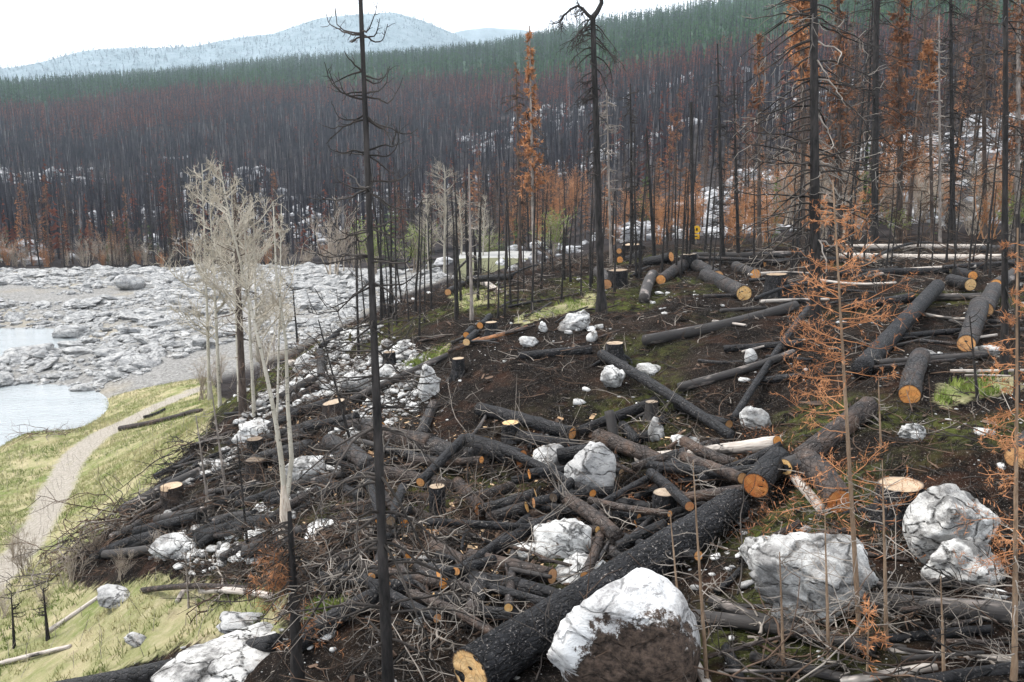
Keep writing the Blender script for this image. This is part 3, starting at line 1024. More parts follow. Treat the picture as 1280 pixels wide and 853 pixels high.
def k_shrub(rng, tw=None, leaf=None, H=3.0, tall=1.0, nl=5):
    """a many-stemmed bush or thicket of bare twigs"""
    n = 9
    base = np.stack([rng.normal(0, 0.18, n), rng.normal(0, 0.18, n), np.full(n, -0.08)], -1)
    st = limb_paths(base, rng.uniform(0, 6.28, n), rng.uniform(1.0, 1.5, n), H * rng.uniform(0.6, 1.0, n), 7, 0.0, 0.0, 0.06, rng)
    m = MB().tube(st, radii(n, 7, 0.035, 0.008), 4)
    a = twig_paths(st, 9, H * 0.32, 5, 0.6, 0.35, 0.2, 0.10, rng)
    m2 = MB().tube(a, radii(len(a), 5, 0.012, 0.005), 3)
    b = twig_paths(a, 5, H * 0.12, 3, 0.7, 0.25, 0.2, 0.15, rng)
    m2.tube(b, radii(len(b), 3, 0.007, 0.004), 3)
    out = [('stems', m.mesh('shrub_stems', tw or ASPEN_TW), None), ('twigs', m2.mesh('shrub_twigs', tw or ASPEN_TW), None)]
    if leaf is not None:
        p, d = along(b, nl, 0.2, rng)
        V, F = leaves(p, 0.10, 0.045, 0.1, rng, d)
        out.append(('leaves', make_mesh('shrub_leaves', V, F, leaf, False), None))
    return out

def k_aspen(rng):
    me, P = trunk_mesh(8, 0.075, 0.015, ASPEN, 7, 12, 0, 0.06, rng)
    n = 34
    f = rng.uniform(0.25, 0.98, n)
    L = limb_paths(on_trunk(P, f), rng.uniform(0, 6.28, n), rng.uniform(0.5, 1.1, n), (0.4 + 2.0 * (1 - f)) * rng.uniform(0.6, 1.1, n), 6, 0.0, 0.15, 0.07, rng)
    m = MB().tube(L, radii(n, 6, 0.022, 0.007), 4)
    a = twig_paths(L, 8, 0.5, 4, 0.7, 0.35, 0.2, 0.10, rng)
    m.tube(a, radii(len(a), 4, 0.008, 0.004), 3)
    b = twig_paths(a, 3, 0.25, 3, 0.7, 0.3, 0.3, 0.12, rng)
    m.tube(b, radii(len(b), 3, 0.005, 0.003), 3)
    return [('trunk', me, None), ('crown', m.mesh('aspen_crown', ASPEN_TW), None)]

proto('pole', k_pole, 6)
proto('burnt', k_burnt, 6)
proto('burnt_grey', lambda r: k_burnt(r, TRUNK_BR, TWIG_B, 1.3), 4)
proto('rust', lambda r: k_rust(r, None, 0.25, 0.7), 5)
proto('orange', lambda r: k_rust(r, NEEDLE_O, 0.15, 1.3), 4)
proto('green', k_green, 4)
proto('tan_shrub', lambda r: k_shrub(r, SHRUB_TAN), 3)
proto('orange_shrub', lambda r: k_shrub(r, SHRUB_O, NEEDLE_O, 3.0, 1.0, 2), 3)
proto('green_shrub', lambda r: k_shrub(r, SHRUB_TAN, BUD_G, 3.0, 1.0, 5), 2)
proto('aspen', k_aspen, 4)

# ---------------------------------------------------------------- the burnt forest on the slope
def burn_limit(th):
    return np.interp(th, [-0.7, -0.53, -0.3, -0.07, 0.11, 0.23, 0.4, 0.7], [520, 500, 510, 470, 360, 320, 300, 300])

def scatter(n, r0, r1, t0=-0.60, t1=0.60, rng=RNG):
    th = rng.uniform(t0, t1, n)
    r = np.sqrt(rng.uniform(r0 ** 2, r1 ** 2, n))
    return th, r

def forest_sites(n):
    th, r = scatter(n, 36, 545)
    lim = burn_limit(th)
    x, y = r * np.sin(th), r * np.cos(th)
    z = height(x, y)
    k = (r < lim * 1.06 + 25 * vnoise(np.stack([x * 0.02, y * 0.02, z * 0], -1), 8)) & ((z > -10.6) | (r > 103))
    k &= ~(mask(P_SHORE, x, y, 0.5) > 0.3)
    k &= r > np.interp(th, [-0.6, -0.12, -0.06, 0.03, 0.12, 0.2, 0.6], [99, 99, 95, 60, 42, 38, 38])
    k &= ~((r < 90) & (vnoise(np.stack([x * 0.07, y * 0.07, z * 0], -1), 88) > 0.25))
    k &= ~((r < 110) & (th > 0.02) & (RNG.random(len(r)) < 0.55))
    return np.stack([x[k], y[k], z[k]], -1), r[k] / lim[k], r[k]

SITES, FR, SR = forest_sites(27000)
order = np.argsort(SR)
SITES, FR, SR = SITES[order], FR[order], SR[order]
N_IND = 290
def forest_individuals():
    for i in range(N_IND):
        p = SITES[i]
        uu = project(p)[0]
        h = RNG.uniform(0.7, 1.4) * np.interp(uu, [400, 700, 760, 980, 1040, 1300], [0.85, 0.75, 0.5, 0.6, 1.05, 1.2])
        q = RNG.random()
        if q < 0.50:
            kind, lab, cat = 'burnt', 'bare blackened conifer standing among others at the foot of the burnt hillside', 'burnt tree'
        elif q < 0.72:
            kind, lab, cat = 'burnt_grey', 'bare brown-barked dead conifer with fine drooping twigs in the burnt wood', 'dead tree'
        elif q < 0.88:
            kind, lab, cat = 'rust', 'scorched conifer still hung with rusty dead needles in the burnt wood', 'scorched tree'
        else:
            kind, lab, cat = 'orange', 'small conifer full of bright orange dead needles in the burnt wood', 'scorched tree'
            h *= 0.7
        plant(kind, p - [0, 0, 0.05], RNG.uniform(0, 6.28), (h * RNG.uniform(0.6, 0.95), h * RNG.uniform(0.6, 0.95), h), lab, cat, 'trees of the burnt wood',
              {'burnt': 'burnt_tree', 'burnt_grey': 'dead_conifer', 'rust': 'scorched_conifer', 'orange': 'orange_conifer'}[kind], (RNG.normal(0, 0.025), RNG.normal(0, 0.025)))
forest_individuals()

def spikes(base, H, rad, m, h0, w, droop, rng=RNG, power=0.8):
    """m tapering branch sprays on each far tree"""
    N = len(base)
    f = rng.uniform(h0, 1.0, (N, m))
    a = rng.uniform(0, 6.28, (N, m))
    L = rad[:, None] * ((1 - f) ** power + 0.12) * rng.uniform(0.5, 1.15, (N, m))
    p0 = base[:, None, :] + UP * (H[:, None] * f)[..., None]
    tip = p0 + np.stack([np.sin(a) * L, np.cos(a) * L, -droop * L], -1)
    ww = (w * rng.uniform(0.6, 1.4, (N, m)))[..., None]
    V = np.stack([p0 + UP * ww * 0.5, p0 - UP * ww * 0.5, tip], 2).reshape(-1, 3)
    return V, np.arange(len(V)).reshape(-1, 3)

def forest_mass():
    B = SITES[N_IND:]
    fr, r = FR[N_IND:], SR[N_IND:]
    N = len(B)
    H = RNG.uniform(4.0, 9.5, N) * (1 + 0.25 * (RNG.random(N) < 0.12))
    rust = RNG.random(N) < np.clip(0.05 + 0.85 * sstep(0.66, 1.0, fr + 0.18 * vnoise(B * 0.02, 4)) + 0.16 * (r < 125), 0, 0.8)
    m = MB()
    far = sstep(90, 350, r)
    ln = RNG.normal(0, 0.035, (N, 3)) * H[:, None] * np.array([1, 1, 0])
    P = np.stack([B - UP * 0.3, B + UP * (H * 0.5)[:, None] + ln * 0.4, B + UP * H[:, None] + ln], 1)
    R = np.stack([0.105 + 0.07 * far, 0.08 + 0.05 * far, 0.015 + 0.02 * far], 1) * np.exp(RNG.normal(0, 0.28, (N, 1)))
    pale = RNG.random(N) < 0.09
    m.tube(P[~pale], R[~pale], 3, 0)
    m.tube(P[pale], R[pale], 3, 2)
    b = ~rust
    m.add(*spikes(B[b], H[b], RNG.uniform(0.5, 1.4, b.sum()), 16, 0.18, 0.075, 0.5), 0)
    for lo, hi, cnt, wd in ((0, 200, 34, 0.28), (200, 9999, 22, 0.50)):
        s = rust & (r >= lo) & (r < hi)
        if s.any():
            m.add(*spikes(B[s], H[s], RNG.uniform(0.7, 1.7, s.sum()), cnt, 0.22, wd, 0.45), 1)
    me = m.mesh('burnt_forest', [TRUNK_FAR, NEEDLE_R, TRUNK_PALE], False)
    stuff('burnt_forest', me, 'dense mass of burnt and rust-needled conifers covering the far hillside', 'burnt forest')
forest_mass()

def green_mass():
    th, r = scatter(15000, 290, 1150)
    lim = burn_limit(th)
    x, y = r * np.sin(th), r * np.cos(th)
    z = height(x, y)
    k = (r > lim * 0.98 + 30 * vnoise(np.stack([x * 0.015, y * 0.015, z * 0], -1), 18)) & (r < lim * 2.7)
    B = np.stack([x, y, z], -1)[k]
    N = len(B)
    H = RNG.uniform(8, 15, N)
    m = MB()
    m.tube(np.stack([B - UP * 0.4, B + UP * H[:, None]], 1), np.tile([[0.22, 0.04]], (N, 1)), 3, 1)
    m.add(*spikes(B, H, RNG.uniform(1.6, 2.6, N), 22, 0.06, 1.1, 0.5), 0)
    stuff('green_forest', m.mesh('green_forest', [NEEDLE_FG, TRUNK_FAR], False), 'living dark green conifer forest above the burnt hillside', 'green forest')
green_mass()

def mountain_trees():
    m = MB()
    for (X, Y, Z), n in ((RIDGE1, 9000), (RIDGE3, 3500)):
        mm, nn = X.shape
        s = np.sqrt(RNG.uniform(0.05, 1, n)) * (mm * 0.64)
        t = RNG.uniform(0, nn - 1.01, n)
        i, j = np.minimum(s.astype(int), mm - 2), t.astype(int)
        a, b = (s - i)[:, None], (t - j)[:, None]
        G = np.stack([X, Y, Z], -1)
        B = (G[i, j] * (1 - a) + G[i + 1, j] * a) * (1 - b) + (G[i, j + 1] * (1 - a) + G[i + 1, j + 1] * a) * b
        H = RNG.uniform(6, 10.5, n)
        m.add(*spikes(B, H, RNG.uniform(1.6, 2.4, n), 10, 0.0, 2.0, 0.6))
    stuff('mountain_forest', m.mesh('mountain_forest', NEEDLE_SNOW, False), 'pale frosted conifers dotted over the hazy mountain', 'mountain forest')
mountain_trees()

# ---------------------------------------------------------------- wood edge behind the bench and along the shore
def edge_trees():
    g = 'scorched young conifers at the edge of the wood'
    # orange and rust young conifers behind the crest
    for i in range(50):
        u = RNG.uniform(590, 985)
        p = ground(u, RNG.uniform(272, 306))
        if p[1] > 140:
            continue
        h = RNG.uniform(36, 92) * pxm(p) / 10
        plant('orange' if RNG.random() < 0.62 else 'rust', p, RNG.uniform(0, 6), (h * 1.5, h * 1.5, h), 'young orange-needled scorched conifer in the thicket behind the crest', 'scorched tree', g,
              'orange_conifer')
    for i in range(34):
        u = RNG.uniform(640, 1000)
        p = ground(u, RNG.uniform(262, 308))
        if p[1] > 140:
            continue
        h = RNG.uniform(26, 58) * pxm(p) / 3
        plant('orange_shrub', p, RNG.uniform(0, 6), h, 'orange-brown scorched shrub in the thicket behind the crest', 'shrub', 'scorched shrubs behind the crest', 'scorched_shrub')
    for i in range(52):
        u = RNG.uniform(985, 1290)
        p = ground(u, RNG.uniform(235, 302))
        if p[1] > 140:
            continue
        h = RNG.uniform(32, 88) * pxm(p) / 3
        plant('tan_shrub' if RNG.random() < 0.8 else 'orange_shrub', p, RNG.uniform(0, 6), h, 'pale leafless shrub in the thicket behind the felled logs', 'shrub', 'leafless shrubs behind the felled logs', 'leafless_shrub')
    # green survivors, each with its own look
    for u, v, top, w, lab in ((490, 338, 258, 1.5, 'bright green young conifer behind the tall bare foreground trunk'),
                              (648, 322, 272, 1.6, 'stout green young conifer standing right behind the pale road'),
                              (627, 324, 285, 1.4, 'small green conifer left of the stout one by the road'),
                              (805, 296, 205, 0.9, 'narrow green-topped conifer behind the orange thicket'),
                              (1082, 290, 178, 1.0, 'half-green narrow conifer left of the second big bare trunk'),
                              (968, 300, 222, 0.9, 'thin half-green conifer behind the felled logs'),
                              (1275, 285, 190, 1.2, 'pale green conifer at the far right edge of the wood'),
                              (1163, 300, 245, 0.8, 'small olive-green conifer in the pale thicket'), (700, 318, 262, 1.2, 'small bright green conifer between the road and the forked tree'),
                              (925, 304, 262, 1.0, 'small green conifer in the orange thicket right of the sign'), (535, 342, 292, 1.4, 'little green conifer among the pole stand')):
        p = ground(u, v)
        h = (v - top) * pxm(p) / 10
        plant('green', p, u, (h * 1.6 * w, h * 1.6 * w, h), lab, 'conifer', None, 'green_conifer')
    for u, v, top, lab in ((420, 345, 262, 'round pale leafless bush beside the foreground trunk at the shore edge'), (445, 342, 300, 'low pale bush at the right end of the boulder shore'),
                           (520, 340, 285, 'greenish budding bush behind the pole stand')):
        p = ground(u, v)
        plant('tan_shrub' if 'green' not in lab else 'green_shrub', p, u, (v - top) * pxm(p) / 2.8, lab, 'bush', None, 'leafless_bush')
    for u, v, top, lab in ((556, 342, 208, 'white-limbed leafless aspen beyond the pole stand, the tallest there'), (577, 340, 238, 'slim leafless aspen right of the white-limbed one'),
                           (604, 335, 250, 'pale leafless aspen rising behind the road'), (536, 345, 245, 'bushy leafless aspen left of the white-limbed one')):
        p = ground(u, v)
        h = (v - top) * pxm(p) / 8
        plant('aspen', p, u, (h * 1.5, h * 1.5, h), lab, 'aspen', None, 'leafless_aspen')
    for u, v, top, lab in ((468, 345, 282, 'light green budding bush left of the pole stand'), (612, 330, 292, 'light green budding bush beside the road'), (690, 322, 268, 'yellow-green budding bush behind the poles'),
                           (1120, 300, 262, 'pale green budding bush in the thicket'), (1262, 300, 240, 'light green budding bush at the right edge of the wood')):
        p = ground(u, v)
        plant('green_shrub', p, u, (v - top) * pxm(p) / 2.8, lab, 'bush', None, 'budding_bush')
    # along the foot of the far hillside on the left
    g = 'small trees along the far shore'
    for i in range(120):
        u = RNG.uniform(-60, 420)
        p = ground(u, 334 - RNG.uniform(0, 1) ** 2 * 14)
        if not 88 < math.hypot(p[0], p[1]) < 190:
            continue
        q = RNG.random()
        top = RNG.uniform(22, 78)
        if q < 0.42:
            plant('rust', p, RNG.uniform(0, 6), top * pxm(p) / 10, 'rusty scorched conifer on the far lake shore', 'scorched tree', g, 'scorched_conifer')
        elif q < 0.56:
            plant('green', p, RNG.uniform(0, 6), top * 0.8 * pxm(p) / 10, 'small dark green conifer on the far lake shore', 'conifer', g, 'green_conifer')
        elif q < 0.82:
            plant('tan_shrub', p, RNG.uniform(0, 6), top * 0.5 * pxm(p) / 3, 'grey leafless shrub on the far lake shore', 'shrub', g, 'leafless_shrub')
        else:
            plant('orange_shrub', p, RNG.uniform(0, 6), top * 0.42 * pxm(p) / 3, 'orange-brown shrub on the far lake shore', 'shrub', g, 'scorched_shrub')
edge_trees()

def poles():
    g = 'thin blackened poles standing on the crest'
    for i in range(64):
        u = RNG.uniform(445, 770)
        crest = np.interp(u, [440, 500, 560, 640, 770], [420, 385, 352, 338, 322])
        v = crest + RNG.uniform(-6, 1) * 1.2 + RNG.random() ** 1.5 * 62
        p = ground(u, v)
        hp = v - RNG.uniform(195, 300)
        w = RNG.uniform(1.8, 3.8)
        h = hp * pxm(p) / 10
        x = w * pxm(p) / 0.17
        plant('pole', p, RNG.uniform(0, 6), (x, x, h), 'thin blackened pole tree in the stand along the crest of the burnt bank', 'burnt pole', g, 'burnt_pole', (RNG.normal(0, 0.03), RNG.normal(0, 0.03)))
    g2 = 'slim dead trunks among the felled logs'
    for i in range(54):
        u = RNG.uniform(770, 1285)
        v = RNG.uniform(306, 352)
        p = ground(u, v)
        hp = v - RNG.uniform(120, 290)
        w = RNG.uniform(1.8, 3.8)
        h = hp * pxm(p) / 10
        kd = 'pole' if RNG.random() < 0.5 else 'burnt'
        x = w * pxm(p) / 0.18 * (1.0 if kd == 'pole' else 0.95)
        plant(kd, p, RNG.uniform(0, 6), (x, x, h), 'slim blackened dead trunk standing among the felled logs on the bench', 'burnt pole', g2, 'burnt_pole',
              (RNG.normal(0, 0.03), RNG.normal(0, 0.03)))
poles()

# ---------------------------------------------------------------- rocks
def ico(sub):
    bm = bmesh.new()
    bmesh.ops.create_icosphere(bm, subdivisions=sub, radius=1.0)
    V = np.array([v.co[:] for v in bm.verts])
    F = np.array([[v.index for v in f.verts] for f in bm.faces])
    bm.free()
    return V, F
ICO = {s: ico(s) for s in (1, 2, 3, 4, 5)}

def rock_shape(seed, sub=3, cuts=12, crag=0.10, freq=2.2, block=0.0):
    rng = np.random.default_rng(seed)
    V, F = ICO[sub]
    cuts = cuts + 6
    n = norm(rng.normal(0, 1, (cuts, 3)))
    d = rng.uniform(0.48, 0.88, cuts)
    W = norm(V + 0.10 * np.stack([vnoise(V * 2.1 + seed, 5), vnoise(V * 2.1 + seed, 6), vnoise(V * 2.1 + seed, 7)], -1))
    c = W @ n.T
    lim = np.where(c > 0.05, d[None] / np.maximum(c, 0.05), 9)
    r = np.minimum(1.0, lim.min(1))
    if block:
        b = 0.72 / np.abs(W).max(1)
        r = np.minimum(r, r * (1 - block) + b * block)
    P = V * r[:, None]
    # ledges along one tilted direction, deep clefts, then small roughness
    ax = norm(rng.normal(0, 1, 3) * np.array([0.7, 0.7, 1.0]))
    s = P @ ax * freq * 1.6 + 0.5 * fbm(P * freq + seed * 3.7, 3, seed % 97)
    saw = s - np.floor(s)
    ledge = np.where(saw < 0.82, saw / 0.82, (1 - saw) / 0.18)
    cleft = 1 - np.abs(fbm(P * freq * 0.9 + seed * 1.3, 3, seed % 89)) * 5.0
    P = P + V * ((ledge - 0.5) * crag * 0.40 - np.clip(cleft, 0, 1) * crag * 1.0 + fbm(P * freq * 0.9 + seed, 2, 3) * crag * 0.5)[:, None]
    if sub >= 4:
        P = P + V * (fbm(P * freq * 6 + seed, 4, seed % 83) * crag * 0.28)[:, None]
    return P, F

def hero_rock(box, label, mat=None, sub=4, cuts=12, crag=0.10, seed=1, depth=0.8, block=0.0, tilt=0.0, patch=None, bury=0.22, sit=0.12, name='boulder', group=None, freq=2.2):
    u0, v0, u1, v1 = box
    um = (u0 + u1) / 2
    g = ground(um, v1 - sit * (v1 - v0))
    m = pxm(g)
    w, h = (u1 - u0) * m, (v1 - v0) * m
    dep = w * depth
    sa = -g[2] / np.linalg.norm(g)
    h = max((h - dep * sa * 0.75) / math.sqrt(1 - sa * sa), 0.42 * h)
    dep = max(dep, h * 0.6)
    P, F = rock_shape(seed, sub, cuts, crag, freq, block)
    lo, hi = P.min(0), P.max(0)
    P = (P - (lo + hi) / 2) / (hi - lo) * 2
    hz = h * (1 + bury) / 2
    c, s = math.cos(tilt), math.sin(tilt)
    Q = P * np.array([w / 2, dep / 2, hz])
    Q = np.stack([Q[:, 0] * c + Q[:, 2] * s, Q[:, 1], -Q[:, 0] * s + Q[:, 2] * c], -1)
    Q[:, 2] += hz - bury * h
    me = make_mesh(name, Q, F, mat or ROCK_W, True)
    if patch is not None:
        pv = patch(P)
        a = me.attributes.new('patch', 'FLOAT', 'POINT')
        a.data.foreach_set('value', pv.astype(np.float32))
    o = link(name, me, None, (g[0], g[1] + dep * 0.35, gz(g[0], g[1] + dep * 0.35) * 0.5 + g[2] * 0.5))
    return tag(o, label, 'boulder' if w > 0.45 else 'rock', group)

def big_patch(P):
    # burnt soil and moss lying on the side that faces downhill
    return np.clip(0.5 + 0.9 * (-P[:, 1] * 0.8 + P[:, 0] * 0.15 - (P[:, 2] - 0.18) * 1.3 - 2.2 * np.clip(-P[:, 0] - 0.42, 0, 1) - 1.6 * np.clip(P[:, 0] - 0.62, 0, 1)), 0, 1)

hero_rock((684, 742, 882, 960), 'huge white-topped boulder with dark burnt soil clinging to its face at the bottom edge', ROCK_SOIL, 5, -3, 0.05, 8, 0.9, 0.12, 0.0, big_patch, sit=0.30, freq=1.6)
hero_rock((938, 655, 1112, 800), 'big craggy white boulder ribbed with cracks right of the huge diagonal log', ROCK_W, 5, 8, 0.10, 12, 0.8, 0, 0.15, freq=2.4)
hero_rock((1142, 612, 1256, 722), 'domed grey-white boulder split by a deep crack behind the broad cut stump', ROCK_M, 5, 0, 0.09, 24, 0.85, 0, 0.1, freq=1.7)
hero_rock((1168, 672, 1268, 752), 'low slanting grey boulder leaning at the foot of the domed split one', ROCK_M, 4, 12, 0.10, 35, 0.8, 0.3, -0.15)
hero_rock((666, 645, 742, 702), 'cracked white block of rock lying under the crossed logs of the pile', ROCK_W, 4, 6, 0.07, 44, 0.8, 0.7, 0.05)
hero_rock((706, 556, 768, 640), 'pointed grey slab leaning in the middle of the log pile', ROCK_G, 4, 7, 0.08, 57, 0.6, 0.4, 0.25)
hero_rock((666, 556, 714, 596), 'small white angular rock with a short log resting on it', ROCK_W, 4, 9, 0.08, 61, 0.8, 0.4)
hero_rock((188, 795, 362, 890), 'long flat-topped grey boulder with rusty needles on it at the lower left', ROCK_M, 5, 10, 0.08, 73, 0.9, 0.4, -0.12, sit=0.3)
hero_rock((113, 734, 168, 768), 'blue-grey angular rock lying in the grass beside bleached sticks', ROCK_G, 4, 8, 0.06, 81, 0.8, 0.5)
hero_rock((266, 764, 332, 800), 'grey cloven rock in the grass above the flat-topped boulder', ROCK_G, 4, 9, 0.09, 92, 0.8, 0.2)
hero_rock((152, 791, 184, 812), 'small low grey rock alone in the dry grass', ROCK_G, 3, 9, 0.06, 101, 0.8)
hero_rock((750, 460, 784, 490), 'white rock sitting on the burnt bank under the leaning log', ROCK_W, 4, 10, 0.08, 112, 0.8)
hero_rock((694, 392, 740, 416), 'long whitish rock slanting up the bank left of the forked trunk', ROCK_W, 4, 9, 0.14, 123, 0.35, 0, -0.6)
hero_rock((733, 414, 748, 430), 'small pinkish-white rock just left of the pale-topped stump', ROCK_W, 3, 9, 0.08, 131, 0.8)
hero_rock((648, 421, 674, 436), 'flat white rock beside the splintered orange log', ROCK_W, 3, 9, 0.10, 141, 0.7)
hero_rock((673, 403, 685, 417), 'round white stone high on the burnt bank', ROCK_W, 3, 9, 0.06, 151, 0.8)
hero_rock((522, 458, 551, 504), 'upright white craggy rock above the short log pointing downhill', ROCK_W, 4, 12, 0.15, 163, 0.7)
hero_rock((926, 506, 962, 541), 'narrow white slab leaning beside the foot of the thin leaning pole', ROCK_W, 3, 9, 0.08, 172, 0.5, 0.3, -0.5)
hero_rock((1128, 529, 1162, 557), 'knobbly black and white rock below the short log with the round orange end', ROCK_W, 4, 14, 0.14, 181, 0.8)
hero_rock((931, 438, 947, 459), 'small pale rock standing upright near the thin leaning pole', ROCK_W, 3, 9, 0.05, 191, 0.8)
hero_rock((348, 570, 406, 612), 'broad pale rock plate just right of the peeled aspen', ROCK_W, 4, 9, 0.08, 204, 0.9, 0.4, -0.2)
hero_rock((288, 526, 348, 562), 'white rock left of the aspen stems under a charred log', ROCK_W, 4, 10, 0.10, 214, 0.8, 0.2)
hero_rock((378, 650, 432, 682), 'pale low rock tangled in brush left of the foreground trunk', ROCK_W, 4, 10, 0.09, 225, 0.9)
hero_rock((690, 694, 765, 735), 'broken white rock just above the huge diagonal log', ROCK_W, 4, 12, 0.13, 233, 0.9)
hero_rock((636, 678, 680, 704), 'small white rock left of the cracked block', ROCK_W, 3, 12, 0.12, 241, 0.9)
hero_rock((184, 668, 238, 708), 'rounded pinkish-white rock below the wedge-notched stump', ROCK_W, 4, 10, 0.09, 253, 0.9)
hero_rock((794, 454, 830, 472), 'crumbling white rock under the roots of the pale-topped stump', ROCK_W, 3, 14, 0.16, 263, 0.9)
hero_rock((842, 544, 886, 564), 'brown-stained white rock where the leaning log ends', ROCK_W, 3, 12, 0.12, 271, 0.9)
hero_rock((810, 522, 832, 556), 'white lichened rock beside the short burnt block', ROCK_W, 3, 14, 0.16, 281, 0.9)
hero_rock((455, 455, 500, 480), 'white rock beside the black root stump', ROCK_W, 3, 12, 0.12, 291, 0.9)
hero_rock((420, 465, 460, 495), 'white rock just left of the foreground trunk on the stony slope', ROCK_W, 3, 12, 0.12, 292, 0.9)
hero_rock((365, 445, 400, 468), 'white rock with a cut log lying on it at the top of the stony slope', ROCK_W, 3, 12, 0.12, 293, 0.9)
hero_rock((1150, 435, 1176, 448), 'small white stone right of the long log', ROCK_W, 3, 10, 0.1, 294, 0.9)
hero_rock((1225, 430, 1262, 446), 'small white rock at the foot of the right-hand bare trunk', ROCK_W, 3, 10, 0.1, 295, 0.9)
hero_rock((140, 344, 176, 366), 'large rounded grey boulder on the far shore, the biggest there', ROCK_SHORE, 3, 9, 0.06, 301, 0.9)
hero_rock((205, 345, 228, 356), 'bright flat boulder at the upper edge of the far shore', ROCK_SHORE, 3, 9, 0.06, 302, 0.9)
hero_rock((0, 430, 52, 452), 'broad flat grey boulder on the spit between the two pools', ROCK_SHORE, 3, 9, 0.05, 303, 1.0, 0.3)
hero_rock((55, 408, 100, 430), 'grey boulder behind the spit at the edge of the upper pool', ROCK_SHORE, 3, 9, 0.06, 304, 0.9, 0.2)
hero_rock((38, 436, 62, 452), 'small tan boulder beside the broad flat one on the spit', ROCK_SHORE, 3, 9, 0.06, 305, 0.9, 0.2)

# boulders of the shore: eight shapes, each boulder an object
SHORE = []
for k in range(8):
    P, F = rock_shape(400 + k, 3 if k < 3 else 2, 11, 0.10, 2.0, 0.35)
    P = (P - (P.max(0) + P.min(0)) / 2) / (P.max(0) - P.min(0)) * 2
    SHORE.append(make_mesh('boulder', P, F, ROCK_SHORE, False))

def shore_rocks():
    n = 26000
    x = RNG.uniform(-75, 12, n)
    y = RNG.uniform(32, 106, n)
    z = height(x, y)
    k = (mask(P_SHORE, x, y, 0.8) > 0.5) & (z > -12.05)
    k &= fbm(np.stack([x * 0.11, y * 0.11, z * 0], -1), 3, 61) > -0.30
    x, y, z = x[k], y[k], z[k]
    uu, vv = project(np.stack([x, y, z], -1))
    k = (uu > -60) & (uu < 700)
    x, y, z = x[k][:7500], y[k][:7500], z[k][:7500]
    s = np.clip(0.16 * (1 / RNG.uniform(0.02, 1, len(x))) ** 0.50, 0.10, 0.95)
    px = s / y
    o = np.argsort(-px)
    g = 'grey boulders strewn over the lake shore'
    for q, i in enumerate(o[:262]):
        b = link('boulder', SHORE[q % 8], None, (x[i], y[i], z[i] + s[i] * 0.12), (RNG.normal(0, 0.18), RNG.normal(0, 0.18), RNG.uniform(0, 6)))
        b.scale = (s[i] * RNG.uniform(0.8, 1.4), s[i] * RNG.uniform(0.7, 1.1), s[i] * RNG.uniform(0.28, 0.5))
        tag(b, 'pale grey angular boulder strewn among many on the far lake shore', 'boulder', g)
    m = MB()
    V0, F0 = ICO[1]
    for i in o[262:]:
        P = V0 * RNG.uniform(0.7, 1.15, (len(V0), 1)) * np.array([RNG.uniform(0.8, 1.5), RNG.uniform(0.7, 1.1), RNG.uniform(0.35, 0.7)]) * s[i]
        a = RNG.uniform(0, 6)
        P = np.stack([P[:, 0] * math.cos(a) - P[:, 1] * math.sin(a), P[:, 0] * math.sin(a) + P[:, 1] * math.cos(a), P[:, 2]], -1)
        m.add(P + [x[i], y[i], z[i] + s[i] * 0.08], F0)
    stuff('shore_stones', m.mesh('shore_stones', ROCK_SHORE, False), 'smaller grey stones covering the lake shore between the boulders', 'stones')
shore_rocks()

def slope_rocks():
    th, r = scatter(9000, 44, 320, -0.6, 0.6)
    t2, r2 = scatter(1500, 44, 120, 0.12, 0.6)
    th, r = np.concatenate([th, t2]), np.concatenate([r, r2])
    x, y = r * np.sin(th), r * np.cos(th)
    z = height(x, y)
    c = fbm(np.stack([x * 0.028, y * 0.028, z * 0], -1), 3, 91)
    k = (c > np.interp(r, [44, 120, 200, 320], [0.0, -0.04, 0.12, 0.26])) & ~(mask(P_SHORE, x, y, 0.5) > 0.4) & ((z > -10.4) | (r > 100))
    x, y, z, r = x[k], y[k], z[k], r[k]
    m = MB()
    V0, F0 = ICO[1]
    for i in range(len(x)):
        s = min(0.22 * (1 / RNG.uniform(0.015, 1)) ** 0.5, 1.7) * np.interp(r[i], [44, 110, 300], [0.75, 1.15, 1.9])
        P = V0 * RNG.uniform(0.65, 1.15, (len(V0), 1)) * np.array([RNG.uniform(0.8, 1.5), RNG.uniform(0.7, 1.1), RNG.uniform(0.5, 0.9)]) * s
        m.add(P + [x[i], y[i], z[i] + s * 0.2], F0)
    stuff('slope_rocks', m.mesh('slope_rocks', ROCK_FAR, False), 'white rocks showing between the trunks of the burnt hillside', 'rocks')
slope_rocks()

